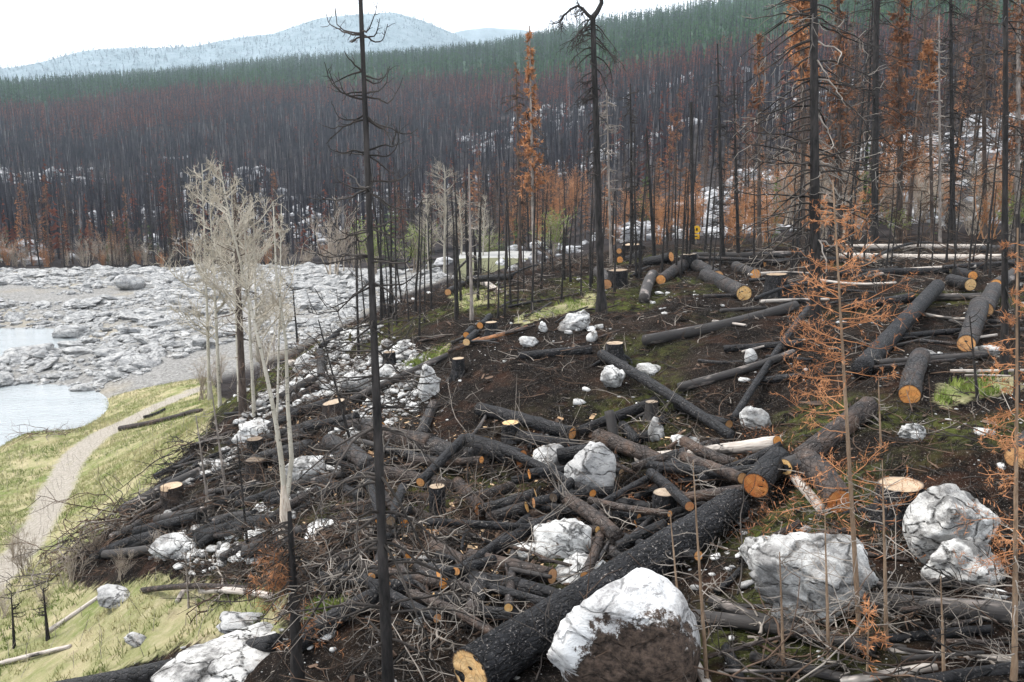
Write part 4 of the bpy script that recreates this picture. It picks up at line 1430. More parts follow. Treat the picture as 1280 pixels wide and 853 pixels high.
def near_stones():
    m = MB()
    KINDS = [rock_shape(900 + q, 2, 9, 0.12, 2.0, 0.4) for q in range(10)]
    SMALL = [rock_shape(940 + q, 1, 9, 0.12, 2.0, 0.4) for q in range(10)]
    def put(x, y, s):
        z = height(x, y)
        for i in range(len(x)):
            P0, F0 = (KINDS if s[i] > 0.06 else SMALL)[i % 10]
            P = P0 * np.array([RNG.uniform(0.9, 1.7), RNG.uniform(0.7, 1.2), RNG.uniform(0.35, 0.7)]) * s[i]
            a = RNG.uniform(0, 6)
            P = np.stack([P[:, 0] * math.cos(a) - P[:, 1] * math.sin(a), P[:, 0] * math.sin(a) + P[:, 1] * math.cos(a), P[:, 2]], -1)
            m.add(P + [x[i], y[i], z[i] + s[i] * 0.15], F0)
    lo, hi = P_TALUS.min(0), P_TALUS.max(0)
    x, y = RNG.uniform(lo[0], hi[0], 6500), RNG.uniform(lo[1], hi[1], 6500)
    k = inside(P_TALUS, x, y) & (fbm(np.stack([x * 0.5, y * 0.5, x * 0], -1), 2, 14) > -0.05)
    x, y = x[k], y[k]
    put(x, y, np.clip(0.035 * (1 / RNG.uniform(0.02, 1, len(x))) ** 0.6, 0.025, 0.15))
    th, r = scatter(5200, 4, 26, -0.5, 0.58)
    x, y = r * np.sin(th), r * np.cos(th)
    k = (fbm(np.stack([x * 0.6, y * 0.6, x * 0], -1), 2, 24) > 0.05) & ~inside(P_GRASS, x, y)
    x, y = x[k], y[k]
    put(x, y, np.clip(0.009 * (1 / RNG.uniform(0.004, 1, len(x))) ** 0.6, 0.010, 0.12))
    x, y = RNG.normal(1.55, 0.42, 90), RNG.normal(7.1, 0.5, 90)
    put(x, y, np.clip(0.016 * (1 / RNG.uniform(0.03, 1, 90)) ** 0.6, 0.015, 0.09))
    stuff('white_stones', m.mesh('white_stones', ROCK_W, True), 'small white stones littering the burnt stony bank', 'stones')
near_stones()

# ---------------------------------------------------------------- logs and stumps
STY = {'c': CHAR, 'a': CHAR_ASH, 'b': CHAR_BROWN, 'p': PALE, 'h': PALE_CHAR, 's': SPLINT}
CUTS = {'y': CUT_Y, 'o': CUT_O, 'd': CUT_D, 'p': CUT_P, 'k': CUT_K}

def frame_matrix(p1, p2):
    z = norm(np.array(p2 - p1))
    x = norm(np.cross(np.array([0.13, 0.2, 1.0]), z))
    y = np.cross(z, x)
    M = Matrix(((x[0], y[0], z[0], p1[0]), (x[1], y[1], z[1], p1[1]), (x[2], y[2], z[2], p1[2]), (0, 0, 0, 1)))
    return M

def log_mesh(L, r1, r2, mat, seed, S=16, hero=False, bend=0.012, flat=0.0, split=False, knots=True, slant=(0.0, 0.0)):
    rng = np.random.default_rng(seed)
    K = int(np.clip(L / (0.02 if hero else 0.09), 6, 190 if hero else 60))
    if hero:
        S = 88
    t = np.linspace(0, 1, K)
    a = np.arange(S) * 2 * math.pi / S
    T, A = np.meshgrid(t, a, indexing='ij')
    R = r1 * (1 - T) + r2 * T
    Q = np.stack([np.cos(A) * 1.3, np.sin(A) * 1.3, T * L / max(r1, r2) * 0.6], -1)
    R = R * (1 + 0.075 * fbm(Q + seed * 1.7, 3, seed % 71))
    if hero:
        wz = vnoise(Q * 4, 3) * 0.3
        e = worley(np.stack([A / (2 * math.pi) * 26 + wz, T * L / 0.085 + wz], -1), 7)
        e2 = worley(np.stack([A / (2 * math.pi) * 60 + wz, T * L / 0.04], -1), 9)
        R = R - 0.013 * np.exp(-e / 0.10) - 0.004 * np.exp(-e2 / 0.15) + 0.006 * fbm(Q * 9, 3, 4)
    elif flat:
        R = R * (1 - flat * np.clip(np.cos(A - 1.5708), 0, 1) ** 2)
    if knots:
        for q in range(int(rng.integers(2, 5))):
            tk, ak = rng.uniform(0.05, 0.95), rng.uniform(0, 6.28)
            d = ((T - tk) * L / (max(r1, r2) * 0.35)) ** 2 + (np.angle(np.exp(1j * (A - ak))) / 0.38) ** 2
            R = R + max(r1, r2) * 0.16 * np.exp(-d)
    b1, b2 = rng.normal(0, bend, 2) * L
    bx = b1 * np.sin(math.pi * T)
    by = b2 * np.sin(math.pi * T)
    X, Y, Z = R * np.cos(A) + bx, R * np.sin(A) + by, T * L
    Z = Z + slant[0] * Y * (T < 0.5 / K) + slant[1] * Y * (T > 1 - 0.5 / K)
    if split:                              # a broken, splintered end
        w = np.exp(-((1 - T) * L / (4 * r2)) ** 2)
        Z = Z + w * (rng.uniform(-1, 1, S)[None, :] * r2 * 1.4)
        X, Y = X * (1 - 0.3 * w), Y * (1 - 0.3 * w)
    V = np.stack([X, Y, Z], -1)
    idx = np.arange(K * S).reshape(K, S)
    nb = np.roll(idx, -1, 1)
    quads = np.stack([idx[:-1], nb[:-1], nb[1:], idx[1:]], -1).reshape(-1, 4)
    Vs = V.reshape(-1, 3)
    c0, c1 = V[0].mean(0), V[-1].mean(0)
    n = len(Vs)
    Vs = np.concatenate([Vs, [c0, c1]])
    tr = np.concatenate([np.stack([nb[0], idx[0], np.full(S, n)], -1), np.stack([idx[-1], nb[-1], np.full(S, n + 1)], -1)])
    return make_mesh('log', Vs, [quads, tr], mat, True), V[0], V[-1]

def cut_mesh(ring, sgn, mat, seed, hollow=0.0, proud=0.004):
    """the sawn face that closes a log end; ring in log coordinates"""
    rng = np.random.default_rng(seed)
    c = ring.mean(0)
    S = len(ring)
    fr = np.array([0.0, 0.25, 0.5, 0.72, 0.88, 0.985])
    V = [np.zeros((1, 3))]
    rad = [np.zeros(1)]
    e = ring - c
    rr = np.linalg.norm(e, axis=1).mean()
    for f in fr[1:]:
        p = e * f
        p = p + np.array([0, 0, sgn]) * (proud + rr * 0.05 * vnoise(np.concatenate([p * 4 / rr], -1) + seed, 3)[:, None] * (f < 0.9) - hollow * rr * np.exp(-(f / 0.55) ** 4))
        V.append(p)
        rad.append(np.full(S, f))
    V[0][0, 2] = sgn * (proud - hollow * rr)
    V = np.concatenate(V)
    rad = np.concatenate(rad)
    F, Q = [], []
    for i in range(S):
        j = (i + 1) % S
        F.append((0, 1 + i, 1 + j) if sgn > 0 else (0, 1 + j, 1 + i))
        for k in range(len(fr) - 2):
            a, b = 1 + k * S, 1 + (k + 1) * S
            Q.append((a + i, b + i, b + j, a + j) if sgn > 0 else (a + j, b + j, b + i, a + i))
    me = make_mesh('cut_face', V, [np.array(Q), np.array(F)], mat, True)
    at = me.attributes.new('rad', 'FLOAT', 'POINT')
    at.data.foreach_set('value', rad.astype(np.float32))
    return me, c

LOGN = [0]
def log(u1, v1, u2, v2, w1, w2, sty, cuts, label, k1=1.0, k2=1.0, lift=0.0, group=None, hero=False, split=False, bend=0.012, flat=0.0, hollow=0.0, name=None, S=None):
    """a log seen lying from (u1,v1) to (u2,v2), w1 and w2 photo pixels thick"""
    LOGN[0] += 1
    seed = 1000 + LOGN[0] * 13
    a, b = ground(u1, v1), ground(u2, v2)
    r1, r2 = w1 * pxm(a) / 2, w2 * pxm(b) / 2
    a, b = ground(u1, v1, r1 * 0.75 + lift, k1), ground(u2, v2, r2 * 0.75 + lift, k2)
    r1, r2 = w1 * pxm(a) / 2, w2 * pxm(b) / 2
    # lift a log out of the humps between its ends
    t = np.linspace(0.15, 0.85, 7)[:, None]
    q = a * (1 - t) + b * t
    over = (height(q[:, 0], q[:, 1]) + 0.35 * (r1 + r2) / 2 - q[:, 2]).max()
    if over > 0:
        up = min(over, 0.35)
        a = a + UP * up
        b = b + UP * up
    L = float(np.linalg.norm(b - a))
    S = S or (18 if max(w1, w2) > 15 else 12)
    me, e1, e2 = log_mesh(L, r1, r2, STY[sty] if isinstance(sty, str) else sty, seed, S, hero, bend, flat, split)
    o = link(name or 'log', me)
    o.matrix_world = frame_matrix(a, b)
    tag(o, label, 'log', group)
    i = 0
    while i < len(cuts):
        end, m = cuts[i], CUTS[cuts[i + 1]]
        cm, c = cut_mesh(e1 if end == '1' else e2, -1 if end == '1' else 1, m, seed + i, 0.0)
        link('cut_face', cm, o, c)
        i += 2
    return o

L = log
# the huge one in front
hero_log = L(920, 630, 588, 842, 42, 67, CHAR_HERO, '2y', 'huge blackened log with crackled bark running diagonally beside the white-topped boulder', hero=True, bend=0.006, lift=0.05, k2=1.0)
L(974, 572, 945, 607, 30, 34, 'c', '2d', 'charred log with a ragged hollow end behind the upper end of the huge one', hollow=0.45, k2=0.97, lift=0.1)
L(1172, 358, 1076, 462, 17, 25, CHAR_HERO, '', 'long thick blackened log sloping down right of the orange sapling', hero=False, bend=0.006, lift=0.05)
L(1086, 510, 1000, 580, 26, 32, 'b', '', 'thick brown-barked log seen behind the lower orange branches of the sapling')
L(1008, 578, 1050, 628, 36, 34, 'b', '2d', 'short peeled brown log with a dark orange end left of the broad cut stump', hollow=0.2)
L(1012, 572, 982, 584, 18, 21, 'h', '2y', 'short grey-barked log with a round yellow end above the ragged hollow one', k2=0.97)
L(990, 596, 1027, 640, 13, 13, 'p', '', 'pale grey stick of wood propped below the round yellow end')
L(798, 573, 972, 553, 15, 21, 'p', '2o', 'long pale grey log with an orange end lying across the top of the pile', k2=0.98, flat=0.2)
L(748, 546, 830, 578, 21, 18, 'b', '', 'brown-barked log with a whitish peeled flank meeting the long pale grey one')
L(598, 513, 715, 545, 16, 17, 'c', '2o', 'straight charred log with an orange right end resting on the bare bank')
L(648, 546, 722, 557, 16, 14, 'c', '1y', 'black log tucked just below the straight one with the orange right end')
L(724, 539, 822, 502, 12, 14, 'c', '', 'slim blackened log rising to the right behind the short grey block')
L(761, 514, 768, 548, 12, 13, 'h', '', 'short grey mottled block standing on end in the pile', k1=0.965)
L(778, 532, 798, 552, 13, 14, 'c', '', 'stubby charred piece right of the grey mottled block')
L(830, 523, 806, 548, 11, 13, 'c', '1p', 'short black piece with a broken pale upper end beside the lichened rock')
L(748, 562, 697, 569, 18, 17, 'c', '', 'short black log lying on the small white angular rock', lift=0.22)
L(583, 553, 652, 574, 24, 24, 'c', '2d', 'thick charred log with a ragged reddish right end at the left of the pile', hollow=0.15)
L(462, 544, 540, 560, 24, 24, 'b', '', 'long brown-grey log with its left half behind the foreground trunk')
L(536, 556, 590, 574, 26, 24, 'a', '', 'tapered grey-brown log continuing the long one to the right')
L(543, 505, 526, 546, 13, 14, 'a', '2d', 'short dark log pointing straight downhill below the upright white rock')
L(420, 531, 476, 535, 16, 16, 'a', '2o', 'log with a bright orange end poking out right of the foreground trunk')
L(412, 556, 462, 588, 20, 22, 'a', '', 'grey-brown log sloping down left of the foreground trunk')
L(470, 563, 576, 589, 10, 12, 'c', '', 'slim blue-black log below the long brown-grey one')
L(474, 590, 532, 602, 17, 16, 'b', '', 'mossy brown log just right of the foreground trunk')
L(528, 598, 574, 610, 16, 16, 'b', '', 'brown log lying behind the narrow pale-topped stump')
L(572, 604, 601, 637, 17, 18, 'b', '2d', 'brown log bent steeply down to a dark red end right of the narrow stump')
L(520, 592, 484, 598, 11, 11, 'c', '2y', 'small log with a yellow end just right of the foreground trunk')
L(600, 638, 669, 617, 14, 14, 'a', '2y', 'log with a round yellow end, uppermost of the stacked three', k2=0.965, k1=0.99)
L(610, 648, 658, 634, 15, 15, 'a', '2y', 'log with a scarred yellow end, middle of the stacked three', k2=0.975)
L(588, 624, 640, 609, 15, 15, 'a', '', 'dark brown log behind the stacked three')
L(656, 644, 608, 655, 11, 8, 'c', '', 'tapered black log with a pale chopped tip under the stacked three', split=True)
L(656, 646, 704, 634, 13, 13, 'b', '', 'brown log joining the tapered black one from the right')
L(615, 690, 698, 644, 18, 13, 'c', '2y', 'charred log with a scraped orange scar left of the cracked white block', k2=0.97)
L(705, 622, 772, 672, 17, 20, 'b', '', 'speckled brown log slanting down over the cracked white block', lift=0.12)
L(742, 678, 808, 704, 20, 17, 'a', '2p', 'grey log with a pale slanting cut end touching the huge log')
L(772, 684, 832, 655, 14, 14, 'c', '', 'black log crossing the lower end of the speckled one', lift=0.1)
L(828, 608, 897, 640, 10, 11, 'b', '2o', 'thin brown log with a small orange end left of the hollow one')
L(850, 602, 934, 587, 9, 10, 'c', '2p', 'thin black log with a tan cut end above the hollow one', k2=0.97)
L(790, 608, 824, 597, 10, 10, 'b', '2y', 'small log with a yellow end, right one of the little pair', k2=0.975)
L(796, 622, 829, 608, 11, 10, 'c', '2y', 'small log with a yellow end lying just below the little pair', k2=0.975)
L(726, 630, 768, 621, 12, 12, 'c', '2o', 'short log with a small orange end under the grey slab', k2=0.98)
L(735, 606, 768, 606, 10, 10, 'c', '', 'short dark branchwood behind the grey slab')
L(748, 628, 826, 636, 13, 12, 'c', '', 'black log half buried in twigs below the little pair')
L(536, 716, 652, 735, 26, 24, 'c', '1p', 'thick blackened log with a ragged split left end in front of the pile')
L(648, 735, 712, 748, 24, 18, 'c', '', 'splintered charred log end lying against the huge log', split=True)
L(602, 722, 585, 780, 19, 23, 'a', '', 'short grey log propped upright against the thick blackened one', k1=0.965)
L(540, 722, 372, 806, 23, 25, 'c', '', 'curved black log passing behind the foot of the foreground trunk', bend=0.03)
L(580, 758, 541, 750, 20, 20, 'c', '2y', 'short log with a shiny amber end under the thick blackened one', k2=0.97)
L(540, 684, 584, 708, 17, 19, 'b', '1p', 'brown stub of log with a torn pale upper end')
L(588, 698, 690, 722, 20, 20, 'b', '2d', 'reddish-brown log lying above the thick blackened one')
L(462, 686, 434, 702, 13, 12, 'c', '2o', 'small log with an orange end in the brush left of the foreground trunk')
L(494, 680, 510, 698, 10, 11, 'b', '2o', 'thin brown stub with an orange end right of the foreground trunk')
L(478, 618, 506, 655, 11, 12, 'a', '2o', 'slanting grey stub with an orange tip near the foreground trunk')
L(660, 772, 530, 762, 18, 22, 'c', '', 'black log lying in the shade behind the huge log end')
L(345, 803, 70, 864, 22, 24, 'c', '', 'long black log with one rusty band lying across the grass at the lower left', bend=0.008)
L(312, 736, 178, 738, 8, 7, 'b', '', 'thin brown log lying in the grass below the brush', bend=0.01)
L(340, 752, 252, 744, 9, 8, 'p', '', 'pinkish broken log lying parallel to the thin brown one in the grass')
L(235, 730, 222, 752, 6, 7, 'p', '', 'short tan splinter of wood lying across the pinkish broken log')
L(88, 808, -10, 832, 5, 6, 'p', '', 'thin bleached pole lying in the dry grass at the left edge')
L(138, 736, 60, 790, 5, 7, 'p', '', 'bleached pole sloping through the grass left of the blue-grey rock')
L(232, 518, 150, 536, 6, 7, 'b', '', 'thin brown fallen trunk lying across the grass beside the path')
L(252, 513, 226, 519, 5, 6, 'b', '', 'short dark red stick beside the thin fallen trunk')
L(206, 612, 158, 640, 18, 22, 'h', '', 'felled brown trunk lying downhill from the wedge-notched stump')
L(252, 588, 214, 606, 16, 18, 'h', '', 'half-burnt log with a pale flat top uphill from the wedge-notched stump', flat=0.4)
L(245, 570, 195, 596, 8, 9, 'c', '2o', 'thin charred log in the left-hand brush heap, upper of two')
L(250, 580, 205, 604, 8, 9, 'c', '2o', 'thin charred log in the left-hand brush heap, lower of two')
L(296, 643, 236, 672, 10, 12, 'c', '', 'short coal-black log on the stony slope below the wedge-notched stump')
L(352, 648, 250, 672, 19, 18, 'c', '', 'thick coal-black log behind the foot of the peeled aspen')
L(322, 606, 268, 634, 10, 10, 'c', '', 'thin coal-black log across the white stones')
L(196, 668, 118, 698, 13, 14, 'c', '', 'black log running into the big brush heap above the path')
L(412, 505, 345, 530, 14, 15, 'c', '', 'straight blue-black log lying right of the aspen stems')
L(362, 520, 298, 552, 14, 14, 'c', '', 'blackened log crossing behind the aspen stems')
L(398, 484, 364, 502, 12, 12, 'b', '', 'brown log on the stony slope above the blue-black one, right of two')
L(394, 473, 352, 497, 11, 12, 'h', '', 'half-burnt log on the stony slope, left of the brown one')
L(426, 413, 402, 434, 8, 9, 'c', '', 'short charred pole sticking out over the boulder shore')
L(400, 440, 402, 472, 10, 11, 'a', '', 'upended grey stub on the stony slope', k1=0.985)
L(362, 454, 390, 449, 9, 9, 'p', '2o', 'pale log with a small orange end at the top of the stony slope', k2=0.985)
L(560, 444, 440, 500, 7, 10, 'h', '', 'long slender half-burnt log with orange inner wood slanting down the bank')
L(660, 409, 575, 432, 6, 6, 's', '', 'splintered orange-brown log above the slender half-burnt one', split=True)
L(600, 424, 560, 440, 6, 7, 's', '', 'splintered orange stave left of the flat white rock', split=True)
L(590, 411, 583, 419, 9, 9, 'c', '2o', 'tiny log with an orange end in the little heap on the bank, left one', k2=0.99)
L(595, 416, 583, 428, 9, 10, 'c', '2y', 'tiny log with a yellow end in the little heap on the bank, lowest one', k2=0.99)
L(612, 396, 600, 407, 9, 9, 'c', '2o', 'tiny log with an orange end in the little heap on the bank, topmost one', k2=0.99)
L(740, 438, 648, 445, 12, 8, 'c', '', 'smooth black log pointing left from the pale-topped root stump')
L(752, 443, 916, 546, 13, 13, 'c', '', 'long charred log leaning down the bank from the pale-topped root stump', lift=0.06)
L(846, 508, 911, 533, 11, 12, 'c', '2o', 'charred log with a dark orange ring end beside the lower part of the leaning one')
L(994, 388, 806, 432, 13, 14, 'h', '', 'long half-burnt log lying across the upper bank', bend=0.02)
L(992, 448, 848, 492, 10, 13, 'h', '', 'half-burnt log with a pale top below the upper bank', flat=0.2)
L(1014, 392, 916, 540, 8, 9, 'c', '', 'thin black pole leaning across the bank in front of the big bare trunk', k1=0.94)
L(1002, 432, 905, 439, 9, 9, 'c', '', 'thin black log lying behind the small upright pale rock')
L(1142, 372, 1064, 384, 13, 12, 'c', '', 'scorched log lying crosswise behind the thick blackened one, left part')
L(1242, 370, 1164, 372, 9, 9, 'h', '', 'weathered log lying crosswise behind the thick blackened one, right part')
L(1204, 417, 1128, 424, 8, 8, 'c', '', 'thin black log below the splintered orange wood on the right')
L(1232, 446, 1098, 457, 9, 9, 'h', '', 'knotty half-burnt log behind the short log with the round orange end')
L(1151, 446, 1137, 494, 24, 27, 'a', '2o', 'short thick log with a round dark-orange end lying alone on the mossy bank')
L(1224, 382, 1208, 430, 23, 23, 'a', '2o', 'short thick log with an orange end, lower of the two in line on the right')
L(1243, 362, 1231, 388, 20, 20, 'a', '2o', 'short log with an orange end, upper of the two in line on the right')
L(1188, 350, 1213, 356, 15, 16, 'c', '2y', 'log with a round tan end by the right-hand bare trunk, front of the pair', k2=0.98)
L(1196, 340, 1216, 345, 12, 12, 'c', '2o', 'log with a small tan end behind the front one of the pair', k2=0.985)
L(1268, 343, 1245, 357, 16, 16, 'h', '2o', 'log with a rust-orange end just left of the right-hand bare trunk')
L(1300, 540, 1272, 572, 30, 32, 'a', '2o', 'thick log with an orange end cut off by the right edge')
L(882, 345, 930, 368, 17, 20, 'a', '2y', 'thick log with a pale yellow end lying before the flared stump')
L(868, 331, 897, 346, 15, 16, 'a', '2o', 'log with an orange end just above the thick one by the flared stump')
L(868, 325, 826, 350, 16, 13, 'a', '2o', 'log with a small orange end sloping left from the flat-topped far stump')
L(816, 344, 805, 374, 14, 14, 'h', '', 'grey log with a burnt white-edged end below the sloping one')
L(806, 328, 839, 321, 12, 13, 'c', '2o', 'log with an orange end right behind the sloping one', k2=0.985)
L(920, 334, 944, 344, 13, 14, 'a', '2o', 'log with an orange end left of the flared stump')
L(905, 328, 956, 329, 9, 10, 'c', '2o', 'thin log with an orange end lying behind the flared stump', k2=0.985)
L(748, 340, 758, 356, 15, 14, 'h', '2d', 'grey log with a rusty end behind the forked trunk')
L(800, 316, 775, 325, 8, 9, 'c', '2o', 'far log with a round orange end left of the far stumps, lower one')
L(804, 309, 774, 314, 6, 7, 'c', '2o', 'far log with a round orange end left of the far stumps, upper one', k2=0.985)
L(640, 346, 585, 350, 8, 9, 'c', '', 'black fallen trunk propped on a stub near the green grass patch', lift=0.25)
L(596, 348, 626, 366, 10, 8, 'p', '', 'bleached grey log end pointing downhill at the shore side of the crest')
L(578, 356, 560, 366, 9, 9, 'c', '2o', 'short charred log with an orange end at the shore side of the crest')
L(1252, 322, 1050, 320, 9, 9, 'p', '', 'long silver-grey log on the bench, front of the row', bend=0.006)
L(1240, 309, 1056, 309, 7, 7, 'p', '', 'long silver-grey log on the bench, back of the row', bend=0.006)
L(1186, 339, 1046, 342, 9, 9, 'c', '', 'long black log on the bench in front of the silver-grey row')
L(1290, 303, 1222, 312, 11, 11, 'h', '', 'grey log at the right end of the bench')
L(1290, 325, 1200, 338, 10, 10, 'c', '', 'black log at the right end of the bench below the grey one')
L(1022, 319, 866, 322, 9, 9, 'h', '', 'grey log lying along the back of the far stumps')
L(1046, 326, 962, 329, 8, 8, 'c', '', 'dark log lying right of the flared stump along the bench')
L(1290, 766, 1085, 750, 31, 25, 'h', '', 'thick half-burnt log with a pinkish peeled top at the lower right', flat=0.15, lift=0.04)
L(1092, 816, 868, 776, 15, 19, 'h', '', 'rotten half-burnt log lying below the big craggy boulder', bend=0.02)
L(1272, 826, 1110, 812, 9, 7, 'p', '', 'thin whitish log lying below the thick half-burnt one at the lower right')
L(1290, 838, 1130, 862, 16, 16, 'c', '', 'black log along the bottom edge at the lower right')
L(908, 812, 930, 868, 14, 16, 'c', '', 'blue-black log stub at the bottom edge right of the white-topped boulder')
L(846, 788, 884, 862, 13, 15, 'p', '', 'whitish broken log beside the white-topped boulder at the bottom edge')
L(1000, 655, 930, 690, 12, 10, 'b', '', 'brown root-like log above the big craggy boulder')
L(1060, 668, 985, 682, 9, 10, 'b', '', 'brown stick log lying against the top of the big craggy boulder')
L(925, 715, 895, 742, 8, 8, 'c', '', 'short black branch below the huge log among white stones')
L(838, 580, 880, 590, 11, 10, 'c', '', 'short black log below the long pale grey one')
L(700, 590, 640, 602, 12, 12, 'c', '', 'black log half hidden in twigs above the stacked three')
L(470, 632, 420, 650, 14, 12, 'a', '', 'grey bleached log in the brush left of the foreground trunk')
L(392, 600, 452, 622, 13, 12, 'c', '', 'charred log in the brush right of the broad pale rock plate')
L(330, 560, 398, 540, 10, 10, 'c', '', 'thin charred log below the straight blue-black one')
L(520, 640, 560, 668, 11, 10, 'b', '', 'small brown log in the hollow below the narrow stump')
L(560, 664, 575, 656, 12, 12, 'c', '2d', 'stub with a dark red end in the hollow below the narrow stump')
L(1010, 470, 940, 478, 9, 8, 'c', '', 'thin black log at the foot of the big bare trunk')

L(1020, 792, 890, 752, 13, 15, 'h', '', 'weathered log behind the rotten half-burnt one at the lower right', lift=0.05)
L(1240, 790, 1075, 806, 12, 13, 'c', '', 'black log right under the thick half-burnt one at the lower right')
L(1060, 850, 940, 822, 12, 14, 'h', '', 'grey weathered log crossing the bottom edge below the craggy boulder')
L(1170, 838, 1050, 858, 11, 12, 'p', '', 'bleached log at the bottom edge under the orange sapling')
# short logs jumbled in the pile: alike, so they share a label
def jumble():
    g = 'charred logs jumbled in the pile'
    k = 0
    while k < 40:
        u, v = RNG.uniform(385, 905), RNG.uniform(545, 745)
        if v > 700 - (u - 700) * 0.45 and u > 640:
            continue
        a = RNG.choice([RNG.normal(-0.25, 0.25), RNG.normal(0.45, 0.25), RNG.normal(2.0, 0.3)])
        ln, w = RNG.uniform(70, 165), RNG.uniform(9, 15)
        u2, v2 = u + math.cos(a) * ln, v + math.sin(a) * ln * 0.55
        if v2 < v:
            u, v, u2, v2 = u2, v2, u, v
        log(u, v, u2, v2, w, w * RNG.uniform(0.85, 1.1), RNG.choice(['c', 'c', 'a', 'b']), '2' + RNG.choice(['y', 'o', 'o', 'd', 'k']), 'charred log jumbled among many others in the log pile', k2=RNG.uniform(0.97, 0.99),
            lift=RNG.uniform(0.02, 0.16), group=g)
        k += 1
jumble()
def left_jumble():
    k = 0
    while k < 30:
        u, v = RNG.uniform(130, 420), RNG.uniform(520, 700)
        if v < 760 - u * 0.78 or v > 800 - u * 0.33:
            continue
        a = RNG.normal(-0.5, 0.2)
        ln, w = RNG.uniform(40, 105), RNG.uniform(7, 13)
        log(u + math.cos(a) * ln, v + math.sin(a) * ln * 0.6, u, v, w, w, RNG.choice(['c', 'c', 'a', 'h']), '', 'coal-dark log lying downhill among others on the left stony slope', lift=RNG.uniform(0.0, 0.14),
            group='coal-dark logs on the left stony slope')
        k += 1
left_jumble()

# extra slender poles of slash lying all over: alike, so they share a label
def slash_poles():
    words = {'c': 'coal-black', 'a': 'ash-flecked', 'b': 'brown-barked', 'h': 'half-burnt', 'p': 'bleached'}
    def one(u, v, a, ln, w, sty, where):
        u2, v2 = u + math.cos(a) * ln, v + math.sin(a) * ln * 0.45
        log(u, v, u2, v2, w, w * 0.7, sty, '', words[sty] + ' slender pole lying ' + where, lift=RNG.uniform(0, 0.12), group=words[sty] + ' slender poles ' + where, S=8, bend=0.02, name='slash_pole')
    for i in range(62):
        one(RNG.uniform(380, 900), RNG.uniform(550, 760), RNG.uniform(-2.0, 1.2), RNG.uniform(40, 95), RNG.uniform(4, 8), RNG.choice(['c', 'a', 'b', 'h']), 'in the slash of the log pile')
    for i in range(30):
        one(RNG.uniform(180, 420), RNG.uniform(500, 690), RNG.uniform(-0.75, -0.3), RNG.uniform(30, 75), RNG.uniform(3.5, 7), RNG.choice(['c', 'c', 'b', 'h']), 'across the white stones of the left slope')
    for i in range(44):
        one(RNG.uniform(860, 1270), RNG.uniform(305, 470), RNG.uniform(-0.5, 0.3), RNG.uniform(30, 110), RNG.uniform(3, 6), RNG.choice(['c', 'a', 'h', 'p']), 'on the level bench at the right')
    for i in range(18):
        one(RNG.uniform(860, 1250), RNG.uniform(690, 845), RNG.uniform(-0.6, 0.5), RNG.uniform(60, 150), RNG.uniform(4, 8), RNG.choice(['b', 'a', 'h']), 'in the tangle at the lower right')
    for i in range(26):
        one(RNG.uniform(500, 800), RNG.uniform(330, 430), RNG.uniform(-0.9, 0.2), RNG.uniform(20, 60), RNG.uniform(2.5, 4.5), RNG.choice(['c', 'b', 'h']), 'between the standing poles of the crest')
slash_poles()

def stump(u, v, w, h, label, top='p', flare=0.35, roots=3, mat=None, notch=False, cut_slant=0.06):
    """a cut stump whose base is seen at (u,v), w pixels wide at the top and h pixels tall"""
    LOGN[0] += 1
    rng = np.random.default_rng(5000 + LOGN[0])
    p = ground(u, v)
    m = pxm(p)
    R, H = w * m / 2, h * m
    S, K = 30, 14
    t = np.linspace(-0.25, 1, K)
    a = np.arange(S) * 2 * math.pi / S
    T, A = np.meshgrid(t, a, indexing='ij')
    fl = flare * np.exp(-np.clip(T + 0.25, 0, 2) * 3.2)
    lob = 0.5 + 0.5 * np.cos(A * (roots + 2) + rng.uniform(0, 6))
    RR = R * (1 + fl * (0.5 + 1.6 * lob)) * (1 + 0.07 * fbm(np.stack([np.cos(A) * 1.5, np.sin(A) * 1.5, T], -1) + LOGN[0], 3, 3))
    X, Y = RR * np.cos(A), RR * np.sin(A)
    Z = T * H + cut_slant * X * (T > 0.3) * T
    if notch:
        Z = np.where((T > 0.99) & (np.abs(np.angle(np.exp(1j * (A + 2.2)))) < 0.55), Z - 0.55 * H, Z)
    V = np.stack([X, Y, Z], -1)
    idx = np.arange(K * S).reshape(K, S)
    nb = np.roll(idx, -1, 1)
    q = np.stack([idx[:-1], nb[:-1], nb[1:], idx[1:]], -1).reshape(-1, 4)
    o = link('stump', make_mesh('stump', V.reshape(-1, 3), q, mat or CHAR))
    o.location = p
    tag(o, label, 'stump')
    cm, c = cut_mesh(V[-1], 1, CUTS[top], LOGN[0], 0.0, 0.006)
    link('cut_face', cm, o, c)
    if roots:
        n = roots
        ang = rng.uniform(0, 6.28) + np.arange(n) * 6.28 / n + rng.normal(0, 0.3, n)
        base = np.stack([np.sin(ang) * R * 0.8, np.cos(ang) * R * 0.8, np.full(n, 0.14 * H)], -1)
        P = limb_paths(base, ang, np.full(n, -0.25), rng.uniform(1.8, 3.2, n) * R, 7, 0.10, 0.0, 0.10, rng)
        for i in range(n):
            V2, F2 = tubes(P[i:i + 1], radii(1, 7, R * 0.32, R * 0.08), 7)
            link('root', make_mesh('root', V2, F2, mat or CHAR), o)
    return o

